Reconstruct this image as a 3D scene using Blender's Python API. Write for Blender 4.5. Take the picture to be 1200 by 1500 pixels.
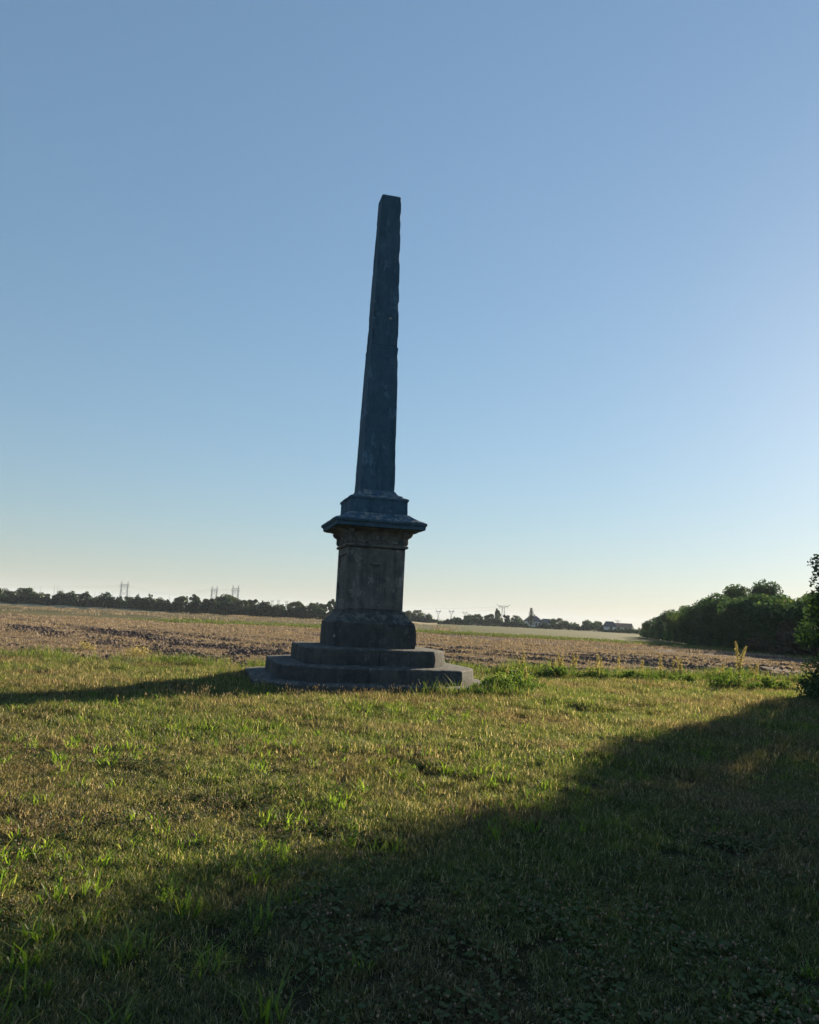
import bpy, bmesh, math, random
import numpy as np
from mathutils import Vector, noise as mnoise

for o in list(bpy.data.objects):
    bpy.data.objects.remove(o)
scene = bpy.context.scene
COL = scene.collection
rad = math.radians

# ------------------------------------------------------------------ camera
EYE = 1.6
FPX = 1150.0                       # focal length in pixels of a 1200 px wide picture
PITCH = math.atan(155 / 1150.0)
ROLL = rad(2.7)
cam_data = bpy.data.cameras.new('camera')
cam_data.sensor_fit = 'HORIZONTAL'
cam_data.sensor_width = 36.0
cam_data.lens = FPX / 1200.0 * 36.0
cam_data.clip_start = 0.05
cam_data.clip_end = 30000
cam = bpy.data.objects.new('camera', cam_data)
COL.objects.link(cam)
cam.location = (0, 0, EYE)
cam.rotation_mode = 'QUATERNION'
_f = Vector((0, math.cos(PITCH), math.sin(PITCH)))
_u = Vector((0, -math.sin(PITCH), math.cos(PITCH)))
_r = Vector((1, 0, 0))
_cx = _r * math.cos(ROLL) + _u * math.sin(ROLL)
_cy = _u * math.cos(ROLL) - _r * math.sin(ROLL)
from mathutils import Matrix
_m = Matrix((_cx, _cy, -_f)).transposed()
cam.rotation_quaternion = _m.to_quaternion()
scene.camera = cam

# ------------------------------------------------------------------ light
SUN_AZ = rad(37.0)                 # to the right of the view direction (+Y)
SUN_EL = rad(15.0)
world = bpy.data.worlds.new('World')
scene.world = world
world.use_nodes = True
wn = world.node_tree
wn.nodes.clear()
sky = wn.nodes.new('ShaderNodeTexSky')
sky.sky_type = 'NISHITA'
sky.sun_disc = False
sky.sun_elevation = SUN_EL
sky.sun_rotation = SUN_AZ
sky.altitude = 100
sky.air_density = 1.4
sky.dust_density = 0.24
sky.ozone_density = 7.0
bg = wn.nodes.new('ShaderNodeBackground')
bg.inputs['Strength'].default_value = 0.079
gam = wn.nodes.new('ShaderNodeGamma')      # the camera's soft tone curve, over the whole sky alike
gam.inputs['Gamma'].default_value = 0.59
wo = wn.nodes.new('ShaderNodeOutputWorld')
wn.links.new(sky.outputs[0], gam.inputs[0])
wn.links.new(gam.outputs[0], bg.inputs[0])
wn.links.new(bg.outputs[0], wo.inputs[0])
sd = bpy.data.lights.new('sun', 'SUN')
sd.energy = 5.0
sd.angle = rad(0.53)
sd.color = (1.0, 0.82, 0.58)
sun = bpy.data.objects.new('sun', sd)
COL.objects.link(sun)
S = Vector((math.sin(SUN_AZ) * math.cos(SUN_EL), math.cos(SUN_AZ) * math.cos(SUN_EL), math.sin(SUN_EL)))
sun.rotation_mode = 'QUATERNION'
sun.rotation_quaternion = S.to_track_quat('Z', 'Y')
sun.location = S * 200
scene.view_settings.view_transform = 'Standard'
scene.view_settings.look = 'None'
scene.view_settings.gamma = 1.0
scene.view_settings.use_curve_mapping = False
scene.view_settings.exposure = 1.7
scene.render.engine = 'CYCLES'
try:
    scene.cycles.max_bounces = 6
    scene.cycles.transparent_max_bounces = 4
    scene.cycles.volume_bounces = 0
except Exception:
    pass

# ------------------------------------------------------------------ helpers
def place(px, D):
    """lateral position at ground distance D of something that stands at column px near the horizon"""
    u = px - 600
    v = 155.0 + 0.0471 * u
    return (u * math.cos(ROLL) + v * math.sin(ROLL)) * D / (FPX * math.cos(PITCH) + 155 * math.sin(PITCH))

def tag(o, label=None, cat=None, group=None, kind=None):
    if label: o['label'] = label
    if cat: o['category'] = cat
    if group: o['group'] = group
    if kind: o['kind'] = kind
    return o

def link(name, me, mat=None, parent=None):
    o = bpy.data.objects.new(name, me)
    COL.objects.link(o)
    if mat is not None and len(me.materials) == 0:
        me.materials.append(mat)
    if parent is not None:
        o.parent = parent
    return o

def empty(name, loc=(0, 0, 0), rz=0.0):
    o = bpy.data.objects.new(name, None)
    COL.objects.link(o)
    o.empty_display_size = 0.2
    o.location = loc
    o.rotation_euler = (0, 0, rz)
    return o

def copy_tree(o, parent=None):
    c = o.copy()
    COL.objects.link(c)
    c.parent = parent
    for ch in o.children:
        copy_tree(ch, c)
    return c

def mesh_py(name, V, Fc, smooth=None):
    me = bpy.data.meshes.new(name)
    me.from_pydata([tuple(v) for v in V], [], Fc)
    if smooth is not None:
        me.polygons.foreach_set('use_smooth', [True] * len(me.polygons))
        me.set_sharp_from_angle(angle=rad(smooth))
    me.update()
    return me

def quads_mesh(name, V, tint=None):
    """V (N,4,3): N free quads, tint (N) stored per face"""
    n = len(V)
    me = bpy.data.meshes.new(name)
    me.vertices.add(4 * n)
    me.vertices.foreach_set('co', V.reshape(-1).astype(np.float32))
    me.loops.add(4 * n)
    me.loops.foreach_set('vertex_index', np.arange(4 * n, dtype=np.int32))
    me.polygons.add(n)
    me.polygons.foreach_set('loop_start', np.arange(0, 4 * n, 4, dtype=np.int32))
    me.polygons.foreach_set('loop_total', np.full(n, 4, dtype=np.int32))
    if tint is not None:
        a = me.attributes.new('tint', 'FLOAT', 'FACE')
        a.data.foreach_set('value', np.asarray(tint, dtype=np.float32))
    me.update(calc_edges=True)
    return me

class MB:
    """collects simple solids in one mesh"""
    def __init__(s): s.V = []; s.F = []; s.T = []
    def add(s, V, Fc, t=0.5):
        b = len(s.V)
        s.V += [tuple(v) for v in V]
        s.F += [tuple(b + i for i in f) for f in Fc]
        s.T += [t] * len(Fc)
        return s
    def box(s, x0, x1, y0, y1, z0, z1):
        V = [(x0,y0,z0),(x1,y0,z0),(x1,y1,z0),(x0,y1,z0),(x0,y0,z1),(x1,y0,z1),(x1,y1,z1),(x0,y1,z1)]
        return s.add(V, [(0,3,2,1),(4,5,6,7),(0,1,5,4),(1,2,6,5),(2,3,7,6),(3,0,4,7)])
    def tube(s, pts, radii, n=6, t=0.5):
        pts = [Vector(p) for p in pts]
        V = []; Fc = []
        for i, p in enumerate(pts):
            d = (pts[min(i+1, len(pts)-1)] - pts[max(i-1, 0)])
            if d.length < 1e-9: d = Vector((0, 0, 1))
            d.normalize()
            a = d.cross(Vector((0.31, 0.95, 0.02)))
            if a.length < 1e-3: a = d.cross(Vector((1, 0, 0)))
            a.normalize(); b = d.cross(a)
            for k in range(n):
                w = 2 * math.pi * k / n
                V.append(p + (a * math.cos(w) + b * math.sin(w)) * radii[i])
        for i in range(len(pts) - 1):
            for k in range(n):
                Fc.append((i*n+k, i*n+(k+1) % n, (i+1)*n+(k+1) % n, (i+1)*n+k))
        Fc.append(tuple(range(n))[::-1])
        Fc.append(tuple((len(pts)-1)*n + k for k in range(n)))
        return s.add(V, Fc, t)
    def bar(s, a, b, w):
        return s.tube([a, b], [w, w], 4)
    def mesh(s, name, smooth=None):
        me = mesh_py(name, s.V, s.F, smooth)
        a = me.attributes.new('tint', 'FLOAT', 'FACE')
        a.data.foreach_set('value', np.array(s.T, dtype=np.float32))
        return me
    def build(s, name, mat, parent=None, smooth=None):
        return link(name, s.mesh(name, smooth), mat, parent)

# ------------------------------------------------------------------ materials
def new_mat(name):
    m = bpy.data.materials.new(name)
    m.use_nodes = True
    nt = m.node_tree
    nt.nodes.clear()
    out = nt.nodes.new('ShaderNodeOutputMaterial')
    return m, nt, out

def N(nt, t, **kw):
    n = nt.nodes.new(t)
    for k, v in kw.items():
        setattr(n, k, v)
    return n

def noise_node(nt, scale, detail=4, rough=0.55, vec=None, sc=None):
    n = N(nt, 'ShaderNodeTexNoise')
    n.inputs['Scale'].default_value = scale
    n.inputs['Detail'].default_value = detail
    n.inputs['Roughness'].default_value = rough
    if vec is None:
        g = N(nt, 'ShaderNodeNewGeometry'); vec = g.outputs['Position']
    if sc is not None:
        mp = N(nt, 'ShaderNodeMapping')
        mp.inputs['Scale'].default_value = sc
        nt.links.new(vec, mp.inputs['Vector']); vec = mp.outputs[0]
    nt.links.new(vec, n.inputs['Vector'])
    return n.outputs['Fac']

def ramp(nt, fac, stops):
    r = N(nt, 'ShaderNodeValToRGB')
    e = r.color_ramp.elements
    while len(e) > len(stops): e.remove(e[-1])
    while len(e) < len(stops): e.new(0.5)
    for el, (p, c) in zip(e, stops):
        el.position = p
        el.color = (c[0], c[1], c[2], 1) if not isinstance(c, (int, float)) else (c, c, c, 1)
    nt.links.new(fac, r.inputs[0])
    return r.outputs[0]

def mix(nt, fac, a, b, mode='MIX'):
    m = N(nt, 'ShaderNodeMix', data_type='RGBA', blend_type=mode)
    def put(sock, v):
        if isinstance(v, (tuple, list)): sock.default_value = (v[0], v[1], v[2], 1)
        elif isinstance(v, (int, float)): sock.default_value = v
        else: nt.links.new(v, sock)
    put(m.inputs[0], fac); put(m.inputs[6], a); put(m.inputs[7], b)
    return m.outputs[2]

def bump(nt, h, strength=0.5, dist=0.02):
    b = N(nt, 'ShaderNodeBump')
    b.inputs['Strength'].default_value = strength
    b.inputs['Distance'].default_value = dist
    nt.links.new(h, b.inputs['Height'])
    return b.outputs[0]

def principled(nt, out, col, rough=0.9, normal=None, spec=0.2):
    p = N(nt, 'ShaderNodeBsdfPrincipled')
    if isinstance(col, tuple): p.inputs['Base Color'].default_value = (*col, 1)
    else: nt.links.new(col, p.inputs['Base Color'])
    p.inputs['Roughness'].default_value = rough
    p.inputs['Specular IOR Level'].default_value = spec
    if normal is not None: nt.links.new(normal, p.inputs['Normal'])
    nt.links.new(p.outputs[0], out.inputs['Surface'])
    return p

def plain(name, col, rough=0.8, var=0.25, scale=3.0):
    m, nt, out = new_mat(name)
    f = noise_node(nt, scale)
    c = ramp(nt, f, [(0.3, tuple(x*(1-var) for x in col)), (0.7, tuple(min(1, x*(1+var)) for x in col))])
    principled(nt, out, c, rough)
    return m

def leafy(name, stops, transl=0.35, patch=None, patch_scale=0.5, patch_lo=0.45, patch_hi=0.6, tcol=1.25, drift=False):
    """colour from the per-face tint; optional drift towards other colours over the ground"""
    m, nt, out = new_mat(name)
    a = N(nt, 'ShaderNodeAttribute', attribute_name='tint')
    c = ramp(nt, a.outputs['Fac'], stops)
    if patch:
        c2 = ramp(nt, a.outputs['Fac'], patch)
        f = ramp(nt, noise_node(nt, patch_scale, 5, 0.6), [(patch_lo, 0.0), (patch_hi, 1.0)])
        c = mix(nt, f, c, c2)
    if drift:                                 # every tree has its own green
        oi_ = N(nt, 'ShaderNodeObjectInfo')
        c = mix(nt, 1.0, c, ramp(nt, oi_.outputs['Random'], [(0.0, (0.70, 0.78, 0.95)), (0.5, (1.0, 1.0, 0.9)), (0.8, (1.35, 1.15, 0.85)), (1.0, (1.6, 1.35, 0.9))]), 'MULTIPLY')
    d = N(nt, 'ShaderNodeBsdfDiffuse'); t = N(nt, 'ShaderNodeBsdfTranslucent')
    g = N(nt, 'ShaderNodeBsdfGlossy'); g.inputs['Roughness'].default_value = 0.5
    nt.links.new(c, d.inputs[0])
    ct = mix(nt, 1.0, c, (tcol, tcol, tcol * 0.75), 'MULTIPLY')
    nt.links.new(ct, t.inputs[0])
    ms = N(nt, 'ShaderNodeMixShader'); ms.inputs[0].default_value = transl
    nt.links.new(d.outputs[0], ms.inputs[1]); nt.links.new(t.outputs[0], ms.inputs[2])
    m2 = N(nt, 'ShaderNodeMixShader'); m2.inputs[0].default_value = 0.03
    nt.links.new(ms.outputs[0], m2.inputs[1]); nt.links.new(g.outputs[0], m2.inputs[2])
    nt.links.new(m2.outputs[0], out.inputs['Surface'])
    return m

def stone_material(name, lo, hi, dark, streak, mott=1.0, crust=(0.27, 0.27, 0.235)):
    m, nt, out = new_mat(name)
    tc = N(nt, 'ShaderNodeTexCoord').outputs['Object']
    n1 = noise_node(nt, 1.1, 6, 0.6, tc)
    n2 = noise_node(nt, 5.5, 6, 0.7, tc)
    n3 = noise_node(nt, 22, 4, 0.6, tc)
    n4 = noise_node(nt, 2.2, 4, 0.6, tc, (3.0, 3.0, 0.35))
    base = ramp(nt, n1, [(0.3, lo), (0.7, hi)])
    base = mix(nt, ramp(nt, n2, [(0.45, 0.0), (0.68, 0.75 * mott)]), base, dark)
    base = mix(nt, ramp(nt, n4, [(0.48, 0.0), (0.72, 0.65)]), base, streak)
    base = mix(nt, ramp(nt, noise_node(nt, 3.2, 6, 0.75, tc, (1.0, 1.0, 0.55)), [(0.56, 0.0), (0.66, 0.6 * mott)]), base, tuple(c * 2.1 for c in hi))
    # lichen spots
    v = N(nt, 'ShaderNodeTexVoronoi'); v.inputs['Scale'].default_value = 4.3; v.inputs['Randomness'].default_value = 1.0
    nt.links.new(tc, v.inputs['Vector'])
    sp = ramp(nt, v.outputs['Distance'], [(0.08, 0.7), (0.20, 0.0)])
    sp2 = mix(nt, 1.0, sp, ramp(nt, noise_node(nt, 1.7, 3, 0.5, tc), [(0.54, 0.0), (0.64, 1.0)]), 'MULTIPLY')
    base = mix(nt, sp2, base, (0.28, 0.29, 0.26))
    base = mix(nt, ramp(nt, n3, [(0.6, 0.0), (0.75, 0.45)]), base, (0.23, 0.225, 0.205))
    sx = N(nt, 'ShaderNodeSeparateXYZ'); nt.links.new(N(nt, 'ShaderNodeNewGeometry').outputs['Normal'], sx.inputs[0])
    led = mix(nt, 1.0, ramp(nt, sx.outputs['Z'], [(0.25, 0.0), (0.6, 1.0)]), ramp(nt, noise_node(nt, 7, 5, 0.7, tc), [(0.48, 0.0), (0.60, 0.8)]), 'MULTIPLY')
    base = mix(nt, led, base, crust)     # crusty lichen grows on the ledges
    h = mix(nt, 0.5, n2, n3)
    principled(nt, out, base, 0.95, bump(nt, h, 0.7, 0.03), 0.1)
    return m

def lawn_material():
    m, nt, out = new_mat('lawn_soil')
    c = ramp(nt, noise_node(nt, 0.45, 6, 0.6), [(0.35, (0.020, 0.025, 0.010)), (0.6, (0.042, 0.034, 0.019))])
    c = mix(nt, ramp(nt, noise_node(nt, 14, 5, 0.7), [(0.4, 0.0), (0.7, 0.8)]), c, (0.022, 0.02, 0.011))
    principled(nt, out, c, 1.0, bump(nt, noise_node(nt, 25, 5), 0.8, 0.05), 0.05)
    return m

def field_material():
    m, nt, out = new_mat('stubble_soil')
    geo = N(nt, 'ShaderNodeNewGeometry').outputs['Position']
    def dotn(v):
        d = N(nt, 'ShaderNodeVectorMath', operation='DOT_PRODUCT'); d.inputs[1].default_value = v
        nt.links.new(geo, d.inputs[0]); return d.outputs['Value']
    cb = N(nt, 'ShaderNodeCombineXYZ'); nt.links.new(dotn((0.62 * 0.07, -0.78 * 0.07, 0)), cb.inputs[0]); nt.links.new(dotn((0.78 * 0.9, 0.62 * 0.9, 0)), cb.inputs[1])
    rows = noise_node(nt, 1.0, 5, 0.65, cb.outputs[0])
    soil = ramp(nt, noise_node(nt, 2.5, 6, 0.7), [(0.35, (0.055, 0.040, 0.036)), (0.7, (0.118, 0.086, 0.072))])
    straw = ramp(nt, noise_node(nt, 5, 5, 0.7), [(0.35, (0.125, 0.090, 0.068)), (0.7, (0.235, 0.172, 0.125))])
    big = noise_node(nt, 0.22, 4, 0.6, cb.outputs[0])
    f = mix(nt, 0.45, rows, big)
    c = mix(nt, ramp(nt, f, [(0.45, 0.0), (0.56, 0.9)]), soil, straw)
    green = ramp(nt, noise_node(nt, 0.16, 4, 0.6, None, (0.5, 1.5, 1.0)), [(0.64, 0.0), (0.74, 0.6)])
    c = mix(nt, green, c, (0.085, 0.095, 0.04))
    principled(nt, out, c, 1.0, bump(nt, noise_node(nt, 8, 6, 0.7), 0.8, 0.06), 0.05)
    return m

def strip_material():
    m, nt, out = new_mat('crop_green')
    g = ramp(nt, noise_node(nt, 0.6, 5, 0.7, None, (0.3, 1.5, 1.0)), [(0.35, (0.075, 0.075, 0.035)), (0.7, (0.13, 0.12, 0.058))])
    principled(nt, out, g, 1.0, bump(nt, noise_node(nt, 6, 4), 0.6, 0.1), 0.05)
    return m

def far_material():
    m, nt, out = new_mat('far_field_ground')
    c = ramp(nt, noise_node(nt, 0.02, 6, 0.65, None, (0.25, 2.0, 1.0)),
             [(0.36, (0.045, 0.056, 0.020)), (0.5, (0.075, 0.068, 0.034)), (0.64, (0.105, 0.082, 0.048))])
    sx = N(nt, 'ShaderNodeSeparateXYZ'); nt.links.new(N(nt, 'ShaderNodeNewGeometry').outputs['Position'], sx.inputs[0])
    mr = N(nt, 'ShaderNodeMapRange'); mr.inputs['From Min'].default_value = -45; mr.inputs['From Max'].default_value = 15
    nt.links.new(sx.outputs['X'], mr.inputs['Value'])
    grn = ramp(nt, noise_node(nt, 0.05, 5, 0.65, None, (0.2, 1.6, 1.0)), [(0.4, (0.034, 0.052, 0.016)), (0.65, (0.062, 0.074, 0.027))])
    c = mix(nt, mr.outputs[0], c, grn)             # green aftermath to the right of the old stubble
    c = mix(nt, ramp(nt, noise_node(nt, 0.6, 5, 0.7, None, (0.2, 1, 1)), [(0.4, 0.0), (0.7, 0.4)]), c, (0.09, 0.078, 0.042))
    principled(nt, out, c, 1.0, bump(nt, noise_node(nt, 3, 4), 0.6, 0.1), 0.05)
    return m

M = {}
M['stone'] = stone_material('pedestal_limestone', (0.086, 0.092, 0.093), (0.172, 0.170, 0.158), (0.046, 0.052, 0.055), (0.033, 0.039, 0.043))
M['shaftstone'] = stone_material('shaft_stone_sky_tint', (0.036, 0.078, 0.118), (0.062, 0.120, 0.172), (0.028, 0.062, 0.096), (0.020, 0.046, 0.074), 0.75)  # blue of the sky light is put into this stone's colour
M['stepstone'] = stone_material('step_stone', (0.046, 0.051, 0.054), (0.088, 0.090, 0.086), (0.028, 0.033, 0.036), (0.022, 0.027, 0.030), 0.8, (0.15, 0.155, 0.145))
M['lawn'] = lawn_material()
M['field'] = field_material()
M['strip'] = strip_material()
M['far'] = far_material()
M['bank'] = plain('dry_bank_grass', (0.30, 0.25, 0.14), 1.0, 0.3, 0.8)
M['grass'] = leafy('lawn_grass_blades',
    [(0.0, (0.018, 0.046, 0.008)), (0.40, (0.080, 0.120, 0.022)), (0.74, (0.170, 0.190, 0.045)), (0.8, (0.28, 0.235, 0.11)), (1.0, (0.55, 0.46, 0.28))],
    0.62,
    [(0.0, (0.03, 0.035, 0.012)), (0.4, (0.125, 0.103, 0.046)), (0.8, (0.27, 0.21, 0.12)), (1.0, (0.52, 0.41, 0.28))],
    0.42, 0.43, 0.62)
M['coarse'] = leafy('coarse_grass_blades',
    [(0.0, (0.045, 0.10, 0.012)), (0.6, (0.145, 0.225, 0.024)), (1.0, (0.25, 0.28, 0.05))], 0.68)
M['crop'] = leafy('crop_leaves', [(0.0, (0.06, 0.085, 0.022)), (0.7, (0.095, 0.125, 0.035)), (1.0, (0.17, 0.17, 0.06))], 0.4)
M['seed'] = leafy('grass_seed_stalks',
    [(0.0, (0.16, 0.15, 0.05)), (0.5, (0.30, 0.24, 0.11)), (1.0, (0.45, 0.36, 0.20))], 0.45)
M['head'] = leafy('dry_clover_heads',
    [(0.0, (0.05, 0.09, 0.02)), (0.45, (0.15, 0.095, 0.055)), (1.0, (0.33, 0.23, 0.165))], 0.3)
M['straw'] = leafy('cut_straw',
    [(0.0, (0.08, 0.058, 0.042)), (0.5, (0.20, 0.150, 0.105)), (1.0, (0.46, 0.36, 0.26))], 0.25)
M['clod'] = plain('soil_clods', (0.105, 0.077, 0.064), 1.0, 0.4, 2.0)
M['weed'] = leafy('weed_leaves',
    [(0.0, (0.03, 0.065, 0.012)), (0.5, (0.07, 0.13, 0.02)), (0.85, (0.16, 0.21, 0.04)), (1.0, (0.30, 0.25, 0.10))], 0.42)
M['dryweed'] = leafy('dry_weed_heads',
    [(0.0, (0.14, 0.12, 0.04)), (0.5, (0.28, 0.24, 0.09)), (1.0, (0.46, 0.38, 0.19))], 0.4)
M['tree'] = leafy('tree_leaves',
    [(0.0, (0.016, 0.042, 0.020)), (0.6, (0.042, 0.082, 0.032)), (1.0, (0.11, 0.145, 0.042))], 0.4, drift=True)
M['tree2'] = leafy('far_tree_leaves',
    [(0.0, (0.015, 0.036, 0.018)), (0.6, (0.036, 0.066, 0.030)), (1.0, (0.10, 0.12, 0.04))], 0.34, drift=True)
M['pine'] = leafy('conifer_needles',
    [(0.0, (0.016, 0.030, 0.014)), (1.0, (0.045, 0.065, 0.028))], 0.15)
M['bramble'] = leafy('bramble_leaves',
    [(0.0, (0.030, 0.026, 0.018)), (0.7, (0.060, 0.048, 0.028)), (1.0, (0.085, 0.075, 0.035))], 0.2)
M['bark'] = plain('bark', (0.085, 0.065, 0.048), 1.0, 0.4, 8.0)
M['steel'] = plain('galvanised_steel', (0.20, 0.21, 0.22), 0.6, 0.15, 0.3)
M['cable'] = plain('aluminium_cable', (0.16, 0.16, 0.17), 0.6, 0.1, 0.3)
M['glassins'] = plain('insulator_glass', (0.12, 0.16, 0.15), 0.3, 0.1, 1.0)
M['render'] = plain('white_house_render', (0.72, 0.70, 0.66), 0.9, 0.06, 1.0)
M['greyrender'] = plain('grey_wall_render', (0.42, 0.40, 0.37), 0.9, 0.08, 1.0)
M['slate'] = plain('slate_roof', (0.085, 0.088, 0.10), 0.8, 0.25, 2.0)
M['tile'] = plain('brown_roof_tiles', (0.30, 0.185, 0.12), 0.9, 0.25, 2.5)
M['shutter'] = plain('dark_shutters', (0.07, 0.075, 0.08), 0.6, 0.15, 3.0)
M['concrete'] = plain('pale_concrete', (0.45, 0.44, 0.41), 0.9, 0.08, 0.8)

# ------------------------------------------------------------------ ground shape
MON = (-0.90, 19.3)                 # axis of the monument
TH = rad(14.5)
def to_local(x, y):
    dx, dy = x - MON[0], y - MON[1]
    c, s = math.cos(TH), math.sin(TH)
    return dx * c + dy * s, -dx * s + dy * c

def edge_y(x):                      # where the lawn ends and the field begins
    return 23.6 + 0.25 * np.clip(x, -40, 40) + 0.5 * np.sin(x * 0.55 + 1) + 0.28 * np.sin(x * 1.7)

def strip_y(x):                     # where the stubble ends and the green strip begins
    return np.interp(x, [-120, -20, 8, 18, 23, 30, 45, 120], [92, 80, 84, 82, 76, 56, 46, 40]) + 1.2 * np.sin(x * 0.35)

def bumps(x, y):
    """gentle unevenness, vectorised sums of sines"""
    z = 0.020 * np.sin(0.9 * x + 0.6 * y + 1.0) + 0.018 * np.sin(-0.7 * x + 1.3 * y + 2.0)
    z = z + 0.012 * np.sin(2.1 * x - 1.1 * y) + 0.010 * np.sin(1.7 * x + 2.9 * y + 0.5)
    return z

def grid_mesh(name, X, Y, Z):
    ny, nx = X.shape
    V = np.stack([X, Y, Z], -1).reshape(-1, 3)
    idx = np.arange(nx * ny).reshape(ny, nx)
    q = np.stack([idx[:-1, :-1], idx[:-1, 1:], idx[1:, 1:], idx[1:, :-1]], -1).reshape(-1, 4)
    me = bpy.data.meshes.new(name)
    me.vertices.add(len(V)); me.vertices.foreach_set('co', V.reshape(-1).astype(np.float32))
    me.loops.add(q.size); me.loops.foreach_set('vertex_index', q.reshape(-1).astype(np.int32))
    me.polygons.add(len(q))
    me.polygons.foreach_set('loop_start', np.arange(0, q.size, 4, dtype=np.int32))
    me.polygons.foreach_set('loop_total', np.full(len(q), 4, dtype=np.int32))
    me.polygons.foreach_set('use_smooth', np.ones(len(q), dtype=bool))
    me.update(calc_edges=True)
    return me

# far ground: one sheet out to the horizon, a little lower than the near sheets
gx = np.concatenate([-np.geomspace(5200, 40, 14), np.linspace(-30, 30, 5), np.geomspace(40, 5200, 14)])
gy = np.concatenate([[-600, -200, -40], np.linspace(0, 400, 21), np.geomspace(450, 5200, 14)])
GX, GY = np.meshgrid(gx, gy)
tag(link('ground', grid_mesh('ground', GX, GY, np.full_like(GX, -0.16)), M['far']), kind='structure')

# lawn
xs = np.linspace(-36, 36, 240)
ts = np.linspace(0, 1, 190)
LX, LT = np.meshgrid(xs, ts)
LY = -14 + (edge_y(LX) + 14) * LT
tag(link('lawn', grid_mesh('lawn', LX, LY, bumps(LX, LY)), M['lawn']), kind='structure')

# stubble field: rough soil thrown up in clods
rng = np.random.default_rng(5)
us = np.linspace(-1, 1, 420)
ts = np.linspace(0, 1, 300) ** 1.7
UX, TT = np.meshgrid(us, ts)
D0 = 23.0 + TT * 60
FX = UX * (D0 * 0.80 + 14)
e0 = edge_y(FX); e1 = np.maximum(strip_y(FX), e0 + 8)
FY = e0 + (e1 - e0) * TT
rough = rng.normal(0, 1, FX.shape)
rough = (rough + np.roll(rough, 1, 1) + np.roll(rough, 1, 0)) / 1.7
FZ = bumps(FX, FY) + np.clip(TT * 12, 0, 1) * (0.022 * rough + 0.05 * np.sin((FX * .78 + FY * .62) * 1.6 + 0.8 * np.sin((FX * .62 - FY * .78) * 0.13))) - 0.01
tag(link('stubble_field', grid_mesh('stubble_field', FX, FY, FZ), M['field']), kind='structure')

# green crop strip
us = np.linspace(-1, 1, 160)
ts = np.linspace(0, 1, 24)
UX, TT = np.meshgrid(us, ts)
SX = UX * 88
SY0 = np.maximum(strip_y(SX), edge_y(SX) + 8)
SY = SY0 + TT * (26 + 5 * np.sin(SX * 0.05))
SZ = 0.03 + 0.04 * np.sin(SY * 3 + SX * 0.1) * np.sin(SX * 0.8) - 0.14 * TT ** 3
tag(link('crop_strip', grid_mesh('crop_strip', SX, SY, SZ), M['strip']), kind='structure')

# low bank of dry grass at the foot of the far tree line
bx = np.linspace(place(-60, 222), place(640, 250), 120)
prof = np.array([(-4.0, -0.2), (-2.0, 0.15), (-0.5, 0.42), (1.2, 0.40), (4.0, -0.2)])
byc = np.interp(bx, [bx[0], bx[-1]], [219, 246])
BX = np.stack([bx] * 5); BY = byc[None, :] + prof[:, :1]
BZ = prof[:, 1:] * (1 + 0.25 * np.sin(bx * 0.7)[None, :])
tag(link('field_bank', grid_mesh('field_bank', BX, BY, BZ), M['bank']), kind='structure')

# ------------------------------------------------------------------ monument
def fbm(x, y, z, s):
    return mnoise.fractal(Vector((x * s, y * s, z * s)), 1.0, 2.0, 4)

def section(h, ch, n, joint=0.0):
    """square (or chamfered) outline, counter-clockwise, edges divided"""
    if isinstance(ch, list):
        c = ch
    elif ch < 1e-4:
        c = [(-h, -h), (h, -h), (h, h), (-h, h)]
    else:
        c = [(-h+ch, -h), (h-ch, -h), (h, -h+ch), (h, h-ch), (h-ch, h), (-h+ch, h), (-h, h-ch), (-h, -h+ch)]
    pts = []
    for i in range(len(c)):
        a, b = c[i], c[(i+1) % len(c)]
        L = math.hypot(b[0]-a[0], b[1]-a[1])
        k = max(1, int(round(L / n)))
        pos = [(j / k, 0.0) for j in range(k)]
        if joint and L > joint * 1.2:
            nj = int(round(L / joint))
            for q in range(1, nj):
                f = (q + 0.28 * math.sin(5.0 * q + 3.0 * i + 10 * h + joint)) / nj
                w = 0.011 / L * (1.0 if h > 1.01 else 1.0) / JSC[0]
                pos = [p for p in pos if abs(p[0] - f) > 2 * w] + [(f - w, 0.0), (f, 0.022), (f + w, 0.0)]
            pos.sort()
        for (f, g) in pos:
            pts.append((a[0] + (b[0]-a[0])*f, a[1] + (b[1]-a[1])*f, min(f, 1-f) * L, g))
    return pts
JSC = [1.0]

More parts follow.
